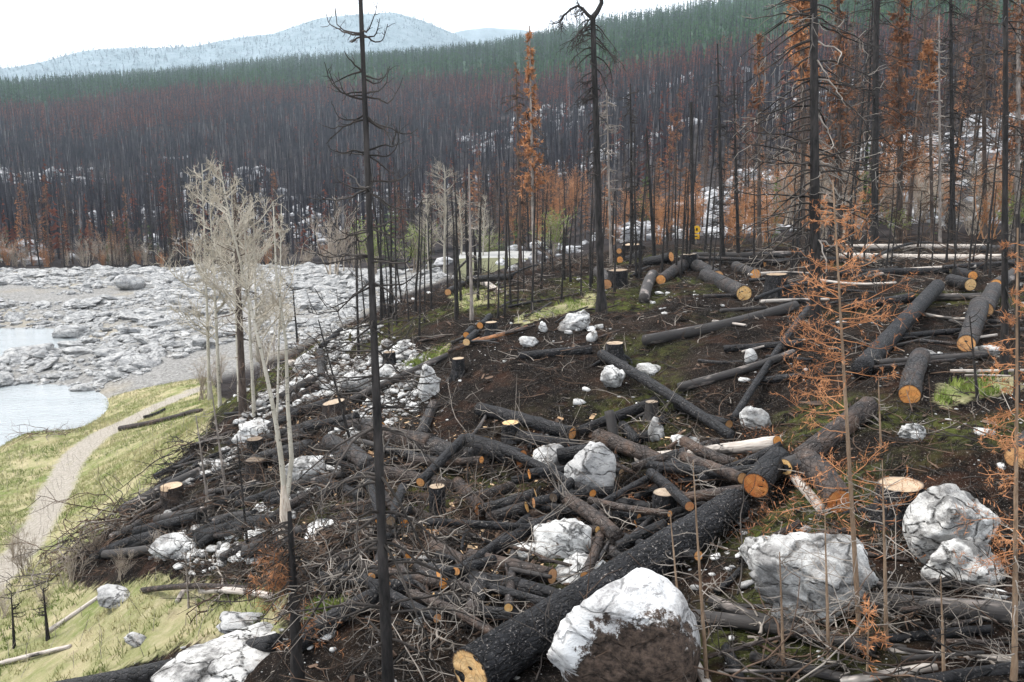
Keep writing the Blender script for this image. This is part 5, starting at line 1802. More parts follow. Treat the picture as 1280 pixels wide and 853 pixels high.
stump(1122, 648, 54, 44, 'broad blackened stump with a pale sawn top beside the domed split boulder', 'p', 0.30, 3)
stump(969, 375, 26, 32, 'flared black stump with a stepped top before the big bare trunk', 'k', 0.75, 4)
stump(772, 360, 24, 22, 'black stump behind the forked trunk', 'k', 0.15, 0)
stump(860, 338, 20, 20, 'flat-topped far stump with a whitish rim', 'p', 0.15, 0)
stump(768, 446, 22, 17, 'root stump with a pale top from which the leaning log runs down', 'p', 0.5, 5)
stump(573, 470, 15, 22, 'charred root stump with a pale slanting top above the bare bank', 'p', 0.6, 4)
stump(487, 460, 15, 20, 'coal-black root stump on the stony slope', 'k', 0.7, 4)
stump(614, 417, 15, 14, 'small grey-topped stump beside the little heap of logs', 'p', 0.3, 2)
stump(216, 630, 28, 24, 'brown-barked stump with a wedge notch on the left-hand slope', 'p', 0.15, 2, CHAR_BROWN, True)
stump(547, 650, 20, 44, 'narrow tall stump with a torn pale top in the log pile', 'p', 0.1, 0)
stump(638, 546, 22, 18, 'squat stump with a flat orange top under the straight charred log', 'y', 0.2, 0)
stump(814, 520, 16, 18, 'low stump with a tan top and torn legs in the pile', 'p', 0.3, 3, PALE_CHAR)
stump(830, 650, 30, 36, 'black stump with a pale patch behind the thin brown log', 'p', 0.2, 2)
stump(418, 530, 28, 28, 'grey-brown stump with a pale slanting top left of the foreground trunk', 'p', 0.3, 2, CHAR_BROWN, False, 0.2)
stump(320, 570, 20, 22, 'blackened stump with an orange split beside the aspen stems', 'k', 0.3, 2)
stump(320, 592, 24, 18, 'dark brown stump just below the blackened split one', 'k', 0.3, 2, CHAR_BROWN)
stump(790, 318, 26, 12, 'far low stump with a pale flat top', 'p', 0.2, 0)
stump(596, 362, 8, 14, 'small black stub under the propped fallen trunk', 'k', 0.2, 0)

# ---------------------------------------------------------------- the trees one can tell apart
class HeroTree:
    def __init__(self, name, label, cat, base, top, w, wt, mat, wig=0.006, seed=1, S=10, K=26, sink=0.12, flare=0.25, trunk_name='trunk', kink=None):
        self.rng = np.random.default_rng(seed)
        p = ground(*base)
        q = at_depth(top[0], top[1], p[1])
        self.m = pxm(p)
        self.root = empty(name, p)
        tag(self.root, label, cat)
        t = np.linspace(0, 1, K)
        d = q - p
        self.H = float(np.linalg.norm(d))
        P = t[:, None] * d[None] + np.cumsum(self.rng.normal(0, 1, (K, 3)), 0) * np.array([1, 1, 0]) * wig * self.H / K * np.minimum(t * 5, 1)[:, None]
        if kink is not None:
            P = P + np.stack([kink(t) * self.m, 0 * t, 0 * t], -1)
        P[0, 2] -= sink
        R = (w * (1 - t) + wt * t) / 2 * self.m
        R[0] *= 1 + flare
        R[1] *= 1 + flare * 0.5
        dep = (P + p)[:, 1] * cp - (P + p)[:, 2] * sp_
        R = R * (1 + 0.05 * self.rng.normal(0, 1, K)) * dep / (p[1] * cp - p[2] * sp_)
        self.P, self.R, self.mat = P, R, mat
        V, Q = tubes(P[None], R[None], S)
        link(trunk_name, make_mesh(trunk_name, V, Q, mat), self.root)

    def f_at(self, v):
        """fraction of the trunk at photo row v"""
        W = self.P + np.array(self.root.location)
        _, vv = project(W)
        return float(np.interp(-v, -vv, np.linspace(0, 1, len(vv))))

    def limbs(self, f, az, elev, px, K=8, droop=0.3, curl=0.3, jit=0.07, r=2.0, mat=TWIG_D, twigs=0, tl=0.3, tup=0.0, tmat=None, needles=None, nn=6, nlen=0.06, nwid=0.012, separate=True, sub=0, nup=0.0, tk=4, name='branch', tspread=0.9, rt=0.35):
        rng = self.rng
        f, az, elev, px = map(np.asarray, (f, az, elev, px))
        n = len(f)
        base = on_trunk(self.P, f)
        L = px * self.m
        Pth = limb_paths(base, az, elev, L, K, droop, curl, jit, rng)
        R = radii(n, K, np.full(n, r * self.m / 2), np.full(n, r * self.m * 0.16))
        nd = MB()
        mats = [mat, tmat or mat]
        allb = MB()
        for i in range(n):
            m = MB() if separate else allb
            m.tube(Pth[i:i + 1], R[i:i + 1], 5, 0)
            src = Pth[i:i + 1]
            if twigs:
                k = max(1, int(round(twigs * (0.5 + px[i] / max(px.max(), 1) * 0.7))))
                tw = twig_paths(src, k, L[i] * tl, tk, tspread, tup, 0.12, 0.16, rng)
                m.tube(tw, radii(len(tw), tk, r * self.m * rt * 0.55, r * self.m * 0.10), 3, 1)
                src2 = tw
                if sub:
                    t2 = twig_paths(tw, sub, L[i] * tl * 0.5, 3, 0.9, tup, 0.2, 0.16, rng)
                    m.tube(t2, radii(len(t2), 3, r * self.m * 0.12, r * self.m * 0.07), 3, 1)
                    src2 = np.concatenate([tw[:, [0, tk // 2, tk - 1]], t2])
                if needles is not None:
                    p, d = along(src2, nn, 0.15, rng)
                    d = d + np.array([0, 0, nup])
                    V, F = leaves(p, nlen, nwid, 0.0, rng, d * 1.2)
                    nd.add(V, F)
            if separate:
                link(name, m.mesh(name, mats), self.root)
        if not separate:
            link('branches', allb.mesh('branches', mats), self.root)
        if needles is not None and nd.V:
            o = link('needles', nd.mesh('needles', needles, False), self.root)
            o['kind'] = 'stuff'
        return Pth

U = lambda r, a, b, n: r.uniform(a, b, n)

# 1. the bare tree in front, left of the middle
h = HeroTree('bare_tree', 'tall bare blackened tree with curled branches in the left foreground', 'bare tree', (486, 872), (448, -60), 15.5, 4.5, TRUNK_C, 0.004, 11, 12, 40)
fs, az, el, px, dr, cu = [], [], [], [], [], []
spec = [(-20, 30, 3, 'u'), (46, 46, 6, 'u'), (92, 46, 4, 'u'), (118, 64, 5, 'u'), (148, 62, 6, 'u'), (192, 62, 6, 'u'), (236, 80, 7, 'm'), (285, 70, 5, 'm'), (322, 84, 5, 'm'), (358, 90, 5, 'm'), (405, 96, 6, 'm'), (440, 80, 4, 'm'), (470, 105, 6, 'm'), (505, 110, 5, 'm'),
        (540, 110, 4, 'd'), (598, 135, 5, 'd'), (640, 150, 4, 'd'), (676, 160, 5, 'd'), (715, 165, 4, 'd'), (760, 170, 4, 'd'), (800, 150, 3, 'd')]
for v, ln, n, ty in spec:
    for i in range(n):
        fs.append(np.clip(h.f_at(v + h.rng.normal(0, 4)), 0.02, 0.985))
        side = 1.57 if (i % 2) else -1.57
        az.append(side + h.rng.normal(0, 0.6))
        px.append(ln * h.rng.uniform(0.55, 1.1))
        if ty == 'u':
            el.append(h.rng.normal(-0.05, 0.3)); dr.append(h.rng.uniform(0.1, 0.45)); cu.append(h.rng.uniform(0.1, 0.95))
        elif ty == 'm':
            el.append(h.rng.normal(0.0, 0.25)); dr.append(0.25); cu.append(h.rng.uniform(0.1, 0.7))
        else:
            el.append(h.rng.normal(0.15, 0.25)); dr.append(h.rng.uniform(0.5, 1.0)); cu.append(h.rng.uniform(-0.1, 0.25))
k = np.array([s[3] != 'd' for s in spec for _ in range(s[2])])
A = lambda x, m: np.array(x)[m]
h.limbs(A(fs, k), A(az, k), A(el, k), A(px, k), 10, A(dr, k), A(cu, k), 0.10, 2.4, TWIG_D, 5, 0.26, 0.1)
h.limbs(A(fs, ~k), A(az, ~k), A(el, ~k), A(px, ~k), 10, A(dr, ~k), A(cu, ~k), 0.08, 4.0, TWIG_D, 6, 0.32, -0.35, TWIG_G, None, sub=1)

# 2. the forked tree in the middle
h = HeroTree('forked_tree', 'bare dark tree in the middle with a crooked forked top', 'bare tree', (752, 393), (741, 22), 10, 6.5, TRUNK_C, 0.006, 22, 10, 26, flare=0.8)
top = h.P[-1]
m_ = h.m
fork = [np.array([[0, 0, 0], [5, 0, 6], [10, 1, 16], [9, 0, 24], [5, -1, 34], [2, 0, 46], [-3, 0, 70]], float), np.array([[0, 0, -2], [-7, 1, 4], [-12, 2, 10], [-18, 2, 13], [-26, 0, 9], [-34, 2, 2], [-40, 2, -6]], float)]
for fk, r0 in zip(fork, (3.6, 2.4)):
    V, Q = tubes((top + fk * m_)[None], radii(1, 7, r0 * m_, 0.9 * m_), 7)
    link('fork_limb', make_mesh('fork_limb', V, Q, TRUNK_C), h.root)
n = 46
fv = np.concatenate([U(h.rng, 20, 60, 14), U(h.rng, 60, 130, 10), U(h.rng, 90, 240, 22)])
sd = np.concatenate([np.where(h.rng.random(14) < 0.8, -1.57, 1.57), np.where(h.rng.random(10) < 0.5, -1.57, 1.57), np.where(h.rng.random(22) < 0.85, -1.57, 1.57)])
px = np.concatenate([U(h.rng, 20, 45, 14), U(h.rng, 14, 40, 10), U(h.rng, 8, 26, 22)])
h.limbs([h.f_at(v) for v in fv], sd + h.rng.normal(0, 0.5, n), h.rng.normal(0.1, 0.3, n), px, 7, 0.7, 0.0, 0.12, 2.0, TWIG_D, 7, 0.4, -0.3, sub=2)
# hanging twigs from the left fork
Pf = (top + fork[1] * m_)[None]
tw = twig_paths(Pf, 26, 20 * m_, 5, 0.8, -0.6, 0.2, 0.14, h.rng)
mm = MB().tube(tw, radii(len(tw), 5, 0.55 * m_, 0.25 * m_), 3)
tw2 = twig_paths(tw, 4, 9 * m_, 3, 0.9, -0.3, 0.2, 0.15, h.rng)
mm.tube(tw2, radii(len(tw2), 3, 0.35 * m_, 0.2 * m_), 3)
link('twigs', mm.mesh('twigs', TWIG_D), h.root)['kind'] = 'stuff'

# 3. the big bare tree on the right
h = HeroTree('bare_tree', 'big bare blackened tree with many drooping branches right of the middle', 'bare tree', (1019, 428), (1016, -170), 14.5, 7.5, TRUNK_C, 0.003, 33, 12, 36)
n = 96
fv = U(h.rng, -140, 335, n)
h.limbs([h.f_at(v) for v in fv], np.where(h.rng.random(n) < 0.55, -1.57, 1.57) + h.rng.normal(0, 0.55, n), h.rng.normal(0.12, 0.22, n), np.interp(fv, [-140, 60, 250, 335], [50, 90, 125, 80]) * U(h.rng, 0.4, 1.15, n), 9,
        U(h.rng, 0.35, 0.9, n), U(h.rng, 0.0, 0.35, n), 0.07, 2.6, TWIG_D, 6, 0.22, -0.15, TWIG_G)
n = 22
h.limbs([h.f_at(v) for v in U(h.rng, 40, 320, n)], U(h.rng, 0.6, 2.6, n), h.rng.normal(0.0, 0.3, n), U(h.rng, 20, 55, n), 9, 0.7, 0.1, 0.22, 2.4, TWIG_G, 3, 0.3, -0.2)

def plain_bare(base, top, w, wt, label, n, px0, px1, seed, v0, v1, twig=TWIG_D, trunk=TRUNK_C, droop=0.5, tw=5, needles=None, nrow=None, npx=(10, 26), nn=5, nlen=0.22, nw=0.06, nlimb=90, cat='bare tree', name='bare_tree', nmat2=None, tl=0.35, curl=0.15):
    h = HeroTree(name, label, cat, base, top, w, wt, trunk, 0.004, seed, 9, 24)
    fv = U(h.rng, v0, v1, n)
    h.limbs([h.f_at(v) for v in fv], np.where(h.rng.random(n) < 0.5, -1.57, 1.57) + h.rng.normal(0, 0.7, n), h.rng.normal(0.05, 0.3, n), U(h.rng, px0, px1, n), 6, droop, curl, 0.1, 1.6, twig, tw, tl, -0.15, separate=False)
    if needles is not None:
        fv = U(h.rng, nrow[0], nrow[1], nlimb)
        pxx = np.interp(fv, [nrow[0], nrow[1]], npx) * U(h.rng, 0.5, 1.15, nlimb)
        h.limbs([h.f_at(v) for v in fv], U(h.rng, 0, 6.28, nlimb), h.rng.normal(-0.05, 0.25, nlimb), pxx, 6, 0.45, 0.25, 0.09, 1.2, TWIG_B, 5, 0.35, -0.1, None, needles, nn, nlen, nw, separate=False)
    return h

plain_bare((1093, 304), (1097, -150), 9, 5.5, 'second big bare trunk, right of the orange sapling, at the back of the bench', 60, 14, 62, 44, -120, 280)
plain_bare((1255, 470), (1257, -120), 9, 5, 'bare dark trunk with drooping twigs near the right edge', 46, 20, 85, 55, -60, 400)
plain_bare((1271, 500), (1272, 268), 7, 5, 'broken-topped black pole close to the right edge', 8, 8, 22, 66, 280, 420, name='burnt_pole', cat='burnt pole')
plain_bare((668, 338), (662, 32), 5, 1.5, 'tall narrow conifer with ragged orange needles left of the forked tree', 24, 10, 26, 77, 130, 300, TWIG_B, TRUNK_GREY, 0.5, 5, NEEDLE_O, (36, 235), (3, 21), 7, 0.12, 0.035, 95, 'orange conifer', 'orange_conifer')
plain_bare((651, 337), (645, 78), 4.5, 1.5, 'thin sparsely rust-needled conifer close left of the ragged orange one', 30, 8, 20, 88, 110, 300, TWIG_B, TRUNK_BR, 0.5, 5, NEEDLE_OD, (80, 230), (3, 13), 4, 0.11, 0.03, 40, 'rust conifer', 'rust_conifer')
plain_bare((1004, 306), (1002, -60), 6, 5, 'orange-needled conifer showing behind the big bare tree', 30, 8, 30, 99, 90, 280, TWIG_B, TRUNK_BR, 0.5, 5, NEEDLE_O, (-50, 100), (14, 20), 8, 0.17, 0.05, 90, 'orange conifer', 'orange_conifer')
plain_bare((1050, 303), (1048, -60), 6, 4, 'rust-brown conifer between the big bare tree and the second big trunk', 40, 8, 30, 111, 60, 290, TWIG_B, TRUNK_BR, 0.5, 5, NEEDLE_OD, (-50, 220), (10, 26), 6, 0.16, 0.045, 90, 'rust conifer', 'rust_conifer')
plain_bare((1124, 300), (1127, -40), 8, 4, 'rust-brown conifer right of the second big trunk, dense to the top', 40, 10, 34, 121, 60, 290, TWIG_B, TRUNK_BR, 0.5, 5, NEEDLE_OD, (-30, 215), (8, 30), 7, 0.17, 0.045, 120, 'rust conifer', 'rust_conifer')
plain_bare((1166, 305), (1160, 48), 5, 2, 'slim conifer with a bright orange tuft of needles at its top', 40, 8, 24, 131, 90, 290, TWIG_B, TRUNK_BR, 0.5, 5, NEEDLE_O, (50, 112), (5, 16), 6, 0.14, 0.045, 50, 'orange conifer', 'orange_conifer')
plain_bare((1191, 300), (1188, -40), 7, 3, 'dark needle-less conifer right of the one with the orange tuft', 110, 8, 34, 141, -20, 270, TWIG_D, TRUNK_C, 0.5, 7)
plain_bare((1231, 296), (1229, -20), 6, 3, 'brown finely twigged dead conifer left of the right-edge trunk', 110, 8, 38, 151, -10, 260, TWIG_B, TRUNK_BR, 0.5, 7)
plain_bare((1271, 300), (1274, -40), 7, 4, 'pale-trunked conifer with rusty tufts at the right edge', 40, 8, 32, 161, 0, 280, TWIG_B, TRUNK_GREY, 0.5, 5, NEEDLE_OD, (-30, 190), (14, 24), 5, 0.15, 0.045, 70, 'rust conifer', 'rust_conifer')
plain_bare((1175, 306), (1174, 20), 4, 1.5, 'pale stubby-branched thin conifer behind the orange-tufted one', 60, 5, 14, 171, 40, 290, TWIG_G, TRUNK_GREY, 0.3, 3)
plain_bare((949, 318), (949, 45), 6, 1.5, 'rust-tinged bare conifer left of the big bare tree', 70, 6, 20, 181, 60, 290, TWIG_B, TRUNK_BR, 0.4, 5, NEEDLE_OD, (40, 130), (3, 10), 4, 0.12, 0.035, 50)
plain_bare((903, 328), (897, 55), 7, 1.5, 'bare grey conifer with stubby twigs in front of the yellow sign', 70, 5, 18, 191, 70, 300, TWIG_D, TRUNK_C, 0.4, 4)
plain_bare((923, 322), (917, 95), 5, 1.5, 'charred conifer just right of the stubby bare grey one', 50, 5, 15, 201, 110, 300, TWIG_D, TRUNK_C, 0.4, 4)
plain_bare((866, 306), (864, 128), 5, 4, 'short thick black snag behind the bench', 8, 4, 10, 211, 140, 290, TWIG_D, TRUNK_C, 0.4, 2, name='burnt_pole', cat='burnt pole')
plain_bare((790, 322), (788, 105), 5, 1.5, 'dark bare conifer a little right of the forked tree, with twiggy top', 70, 6, 18, 221, 115, 300, TWIG_D, TRUNK_C, 0.4, 5)
plain_bare((764, 330), (758, 112), 4, 1.5, 'pale twiggy conifer close right of the forked tree', 60, 5, 18, 231, 115, 300, TWIG_G, TRUNK_GREY, 0.4, 5)
plain_bare((818, 322), (808, 160), 5, 2, 'leaning black snag right of the twiggy-topped conifer', 20, 5, 12, 241, 165, 300, TWIG_D, TRUNK_C, 0.4, 2, name='burnt_pole', cat='burnt pole')
plain_bare((590, 400), (586, 205), 5, 1.5, 'pale bare stem in the middle of the pole stand', 30, 5, 14, 251, 215, 380, TWIG_G, TRUNK_GREY, 0.2, 3)

# 4. the aspens and the burnt stem on the left
def aspen(base, top, w, wt, label, seed, v0, v1, px0, px1, n, kink=None, lower=None):
    h = HeroTree('aspen', label, 'aspen', base, top, w, wt, ASPEN, 0.012, seed, 9, 30, kink=kink, flare=0.3)
    fv = np.sort(U(h.rng, v0, v1, n))
    h.limbs([h.f_at(v) for v in fv], np.where(h.rng.random(n) < 0.5, -1.57, 1.57) + h.rng.normal(0, 0.7, n), U(h.rng, 0.35, 1.05, n), np.interp(fv, [v0, v1], [px0, px1]) * U(h.rng, 0.5, 1.2, n), 9, -0.05, 0.2, 0.11, 1.9,
            ASPEN_TW, 14, 0.36, 0.35, None, None, sub=5, tk=5, tspread=0.7, rt=0.3)
    return h
h = aspen((358, 682), (276, 205), 8, 1.5, 'forked pale aspen with a split peeled lower trunk on the stony slope', 301, 215, 470, 34, 90, 24, lambda t: 24 * np.sin(math.pi * t) * (1 - t))
i0 = h.P[9]
V, Q = tubes(np.stack([h.P[4] + [0.03, 0, 0], h.P[7] + [0.12, 0.03, 0], h.P[11] + [0.16, 0.05, 0], h.P[16] + [0.30, 0.05, 0], h.P[21] + [0.38, 0, 0], h.P[26] + [0.52, 0, 0]])[None], radii(1, 6, 0.034, 0.007), 8)
link('second_stem', make_mesh('second_stem', V, Q, ASPEN), h.root)
V, Q = tubes((h.P[0:6] + np.array([0.0, -0.01, 0]))[None], (h.R[0:6] * np.array([1.9, 2.1, 2.05, 1.8, 1.4, 0.9]))[None], 12)
link('peeled_trunk', make_mesh('peeled_trunk', V, Q, PEELED), h.root)
aspen((300, 500), (288, 232), 6, 1.5, 'slim pale aspen standing behind the forked one at the edge of the meadow', 311, 235, 420, 26, 66, 22)
aspen((322, 452), (317, 262), 4, 1.2, 'thin pale aspen right of the other aspens before the boulder shore', 321, 268, 420, 14, 40, 16)
aspen((262, 500), (252, 205), 4.5, 1.2, 'slender whitish aspen leftmost in the aspen clump', 331, 212, 430, 20, 62, 22)
aspen((345, 560), (352, 255), 3.5, 1, 'thin arching aspen right of the forked one', 341, 262, 420, 10, 30, 14)
plain_bare((304, 520), (293, 222), 10, 4, 'burnt dark stem standing in the aspen clump', 26, 10, 40, 351, 250, 470, TWIG_B, TRUNK_BR, 0.2, 4)
for base, top, w, lab, sd in (((310, 690), (296, 545), 4, 'thin black stick standing on the white stones left of the peeled aspen', 361), ((262, 645), (245, 520), 4, 'thin grey sapling behind the wedge-notched stump', 362),
                              ((284, 628), (262, 470), 4, 'thin grey sapling right of the wedge-notched stump', 363), ((1222, 498), (1212, 395), 4, 'thin leaning black stick before the two logs in line', 364),
                              ((372, 430), (366, 360), 3, 'thin black sapling standing over the boulder shore', 365), ((440, 560), (398, 400), 4, 'crooked thin black sapling left of the foreground trunk', 366),
                              ((60, 800), (54, 735), 5, 'charred thin stake in the dry grass at the left', 367), ((18, 810), (14, 740), 4, 'dark dead weed stalk at the left edge', 368),
                              ((236, 760), (232, 690), 3, 'grey twiggy sapling in the grass above the flat-topped boulder', 369)):
    plain_bare(base, top, w, 1.2, lab, 12, 6, 20, sd, top[1], base[1] - 20, TWIG_G if 'grey' in lab else TWIG_D, TRUNK_GREY if 'grey' in lab else TRUNK_C, 0.0, 2, name='dead_sapling', cat='sapling', curl=0.3)
aspen((275, 508), (262, 240), 5, 1.2, 'whitish aspen stem standing between the burnt dark stem and the leftmost aspen', 345, 245, 430, 18, 60, 22)
aspen((318, 520), (304, 250), 5, 1.2, 'slim aspen stem standing just right of the burnt dark stem', 346, 255, 430, 18, 60, 22)
def dead_bush(pix, label, g, n=9, ht=(40, 85)):
    for i, (u, v) in enumerate(pix):
        p = ground(u, v)
        h = RNG.uniform(*ht) * pxm(p) / 3
        plant('tan_shrub', p, RNG.uniform(0, 6), h, label, 'shrub', g, 'leafless_shrub')
dead_bush([(252, 500), (275, 480), (330, 470)], 'tan leafless thicket bush around the feet of the aspens', 'thicket bushes around the aspens', ht=(40, 85))
dead_bush([(30, 720), (8, 770), (60, 760), (120, 700), (150, 725), (88, 730), (200, 700), (18, 700)], 'wispy grey leafless bush in the grass below the path', 'wispy bushes in the grass', ht=(25, 60))

# 5. the blackened stem with a tuft of rusty needles in the lower left
h = HeroTree('burnt_tree', 'broken black stem with a tuft of rusty needles in the lower left', 'burnt tree', (373, 862), (362, 640), 19, 5, TRUNK_C, 0.006, 401)
n = 26
h.limbs([h.f_at(v) for v in U(h.rng, 650, 730, n)], np.where(h.rng.random(n) < 0.6, -1.57, 1.57) + h.rng.normal(0, 0.6, n), h.rng.normal(0.1, 0.3, n), U(h.rng, 25, 80, n), 7, 0.6, 0.1, 0.12, 2.6, TWIG_D, 8, 0.35, -0.3, TWIG_B, sub=2)
n = 10
h.limbs([h.f_at(v) for v in U(h.rng, 690, 735, n)], U(h.rng, -2.4, -0.9, n), h.rng.normal(0.1, 0.2, n), U(h.rng, 25, 62, n), 7, 0.6, 0.0, 0.1, 2.0, TWIG_B, 9, 0.35, -0.2, None, NEEDLE_O, 4, 0.06, 0.006, sub=2, separate=True)
n = 12
h.limbs([h.f_at(v) for v in U(h.rng, 740, 800, n)], np.where(h.rng.random(n) < 0.5, -1.57, 1.57) + h.rng.normal(0, 0.6, n), h.rng.normal(0.1, 0.3, n), U(h.rng, 20, 60, n), 7, 0.5, 0.1, 0.12, 2.2, TWIG_B, 5, 0.35, 0.0, None, NEEDLE_O, 3, 0.05, 0.006, sub=1)

# 6. the orange larch saplings in front, right
h = HeroTree('larch_sapling', 'orange-needled dead larch sapling standing in front of the logs on the right', 'larch sapling', (1075, 808), (1041, 225), 7.2, 2.0, TRUNK_TAN, 0.004, 501, 9, 34)
n = 54
fv = np.sort(U(h.rng, 232, 640, n))
h.limbs([h.f_at(v) for v in fv], np.where(h.rng.random(n) < 0.56, -1.57, 1.57) + h.rng.normal(0, 0.65, n), h.rng.normal(0.15, 0.25, n), np.interp(fv, [232, 320, 480, 640], [16, 56, 84, 100]) * U(h.rng, 0.5, 1.15, n), 8,
        0.12, 0.25, 0.08, 1.25, NEEDLE_O, 9, 0.26, 0.12, NEEDLE_O, NEEDLE_O, 3, 0.026, 0.0040, sub=2)
n = 15
fv = U(h.rng, 600, 790, n)
h.limbs([h.f_at(v) for v in fv], np.where(h.rng.random(n) < 0.5, -1.57, 1.57) + h.rng.normal(0, 0.7, n), h.rng.normal(0.05, 0.3, n), U(h.rng, 40, 110, n), 8, 0.25, 0.1, 0.10, 1.4, TWIG_G, 6, 0.26, 0.0, TWIG_G, sub=2)
h = HeroTree('larch_sapling', 'second dead larch sapling, half out of the picture at the right edge', 'larch sapling', (1268, 850), (1273, 285), 7.5, 2.0, TRUNK_TAN, 0.004, 511, 9, 34)
n = 44
fv = np.sort(U(h.rng, 300, 700, n))
h.limbs([h.f_at(v) for v in fv], np.where(h.rng.random(n) < 0.6, -1.57, 1.57) + h.rng.normal(0, 0.65, n), h.rng.normal(0.05, 0.25, n), np.interp(fv, [300, 430, 700], [14, 36, 84]) * U(h.rng, 0.5, 1.15, n), 8,
        0.3, 0.2, 0.08, 1.25, NEEDLE_O, 8, 0.26, 0.05, NEEDLE_O, NEEDLE_O, 3, 0.026, 0.0040, sub=2)
n = 12
h.limbs([h.f_at(v) for v in U(h.rng, 640, 830, n)], np.where(h.rng.random(n) < 0.6, -1.57, 1.57) + h.rng.normal(0, 0.7, n), h.rng.normal(0.05, 0.3, n), U(h.rng, 40, 110, n), 8, 0.3, 0.2, 0.12, 2.0, TWIG_G, 6, 0.3, 0.0, TWIG_G, sub=2)

def thin_larch(base, top, w, label, seed, n, px, nd, v0=None):
    h = HeroTree('larch_sapling', label, 'larch sapling', base, top, w, 1.2, TRUNK_TAN, 0.008, seed, 7, 22)
    fv = U(h.rng, top[1], base[1] - 15, n)
    h.limbs([h.f_at(v) for v in fv], np.where(h.rng.random(n) < 0.5, -1.57, 1.57) + h.rng.normal(0, 0.7, n), h.rng.normal(0.35, 0.3, n), U(h.rng, px[0], px[1], n), 7, 0.1, 0.1, 0.1, 1.5, NEEDLE_O if nd else TWIG_G, 3, 0.3, 0.1,
            NEEDLE_O if nd else TWIG_G, NEEDLE_O if nd else None, 3, 0.04, 0.008, sub=1)
thin_larch((884, 862), (866, 575), 6, 'thin twiggy larch sapling in front of the huge log', 521, 22, (20, 55), False)
thin_larch((856, 850), (838, 640), 5, 'leafless thin sapling between the huge log and the white-topped boulder', 522, 14, (14, 40), False)
thin_larch((980, 845), (974, 690), 5, 'thin dark sapling in front of the big craggy boulder', 523, 14, (18, 55), False)
thin_larch((1108, 812), (1102, 575), 6, 'thin tan sapling just right of the orange larch', 524, 24, (20, 60), False)
thin_larch((1036, 830), (1031, 640), 5, 'thin grey sapling just left of the orange larch', 525, 18, (18, 55), False)
thin_larch((1084, 850), (1086, 760), 4, 'little bright orange larch at the foot of the orange sapling', 526, 14, (14, 40), True)
thin_larch((1101, 560), (1098, 470), 3, 'tiny dead sapling beside the short log with the round orange end', 527, 10, (8, 24), False)
thin_larch((1180, 850), (1176, 720), 5, 'thin dead sapling before the thick half-burnt log', 528, 16, (20, 60), False)

# ---------------------------------------------------------------- slash, brush, grass, the sign
def pts_in(poly, n, rng=RNG):
    lo, hi = poly.min(0), poly.max(0)
    x, y = rng.uniform(lo[0], hi[0], n * 3), rng.uniform(lo[1], hi[1], n * 3)
    k = inside(poly, x, y)
    x, y = x[k][:n], y[k][:n]
    return np.stack([x, y, height(x, y)], -1)

def slash_twigs(B, ln, r, K=5, elev=(-0.05, 0.5), curl=0.1, jit=0.10, twigs=3, rng=RNG):
    n = len(B)
    L = ln * np.exp(rng.normal(0, 0.45, n))
    P = limb_paths(B + UP * 0.015, rng.uniform(0, 6.28, n), rng.uniform(*elev, n), L, K, rng.uniform(0, 0.35, n), curl, jit, rng)
    m = MB().tube(P, radii(n, K, r, r * 0.35), 4)
    if twigs:
        t = twig_paths(P, twigs, L * 0.4, 3, 0.9, 0.05, 0.2, 0.14, rng)
        m.tube(t, radii(len(t), 3, r * 0.5, r * 0.25), 3)
    return m

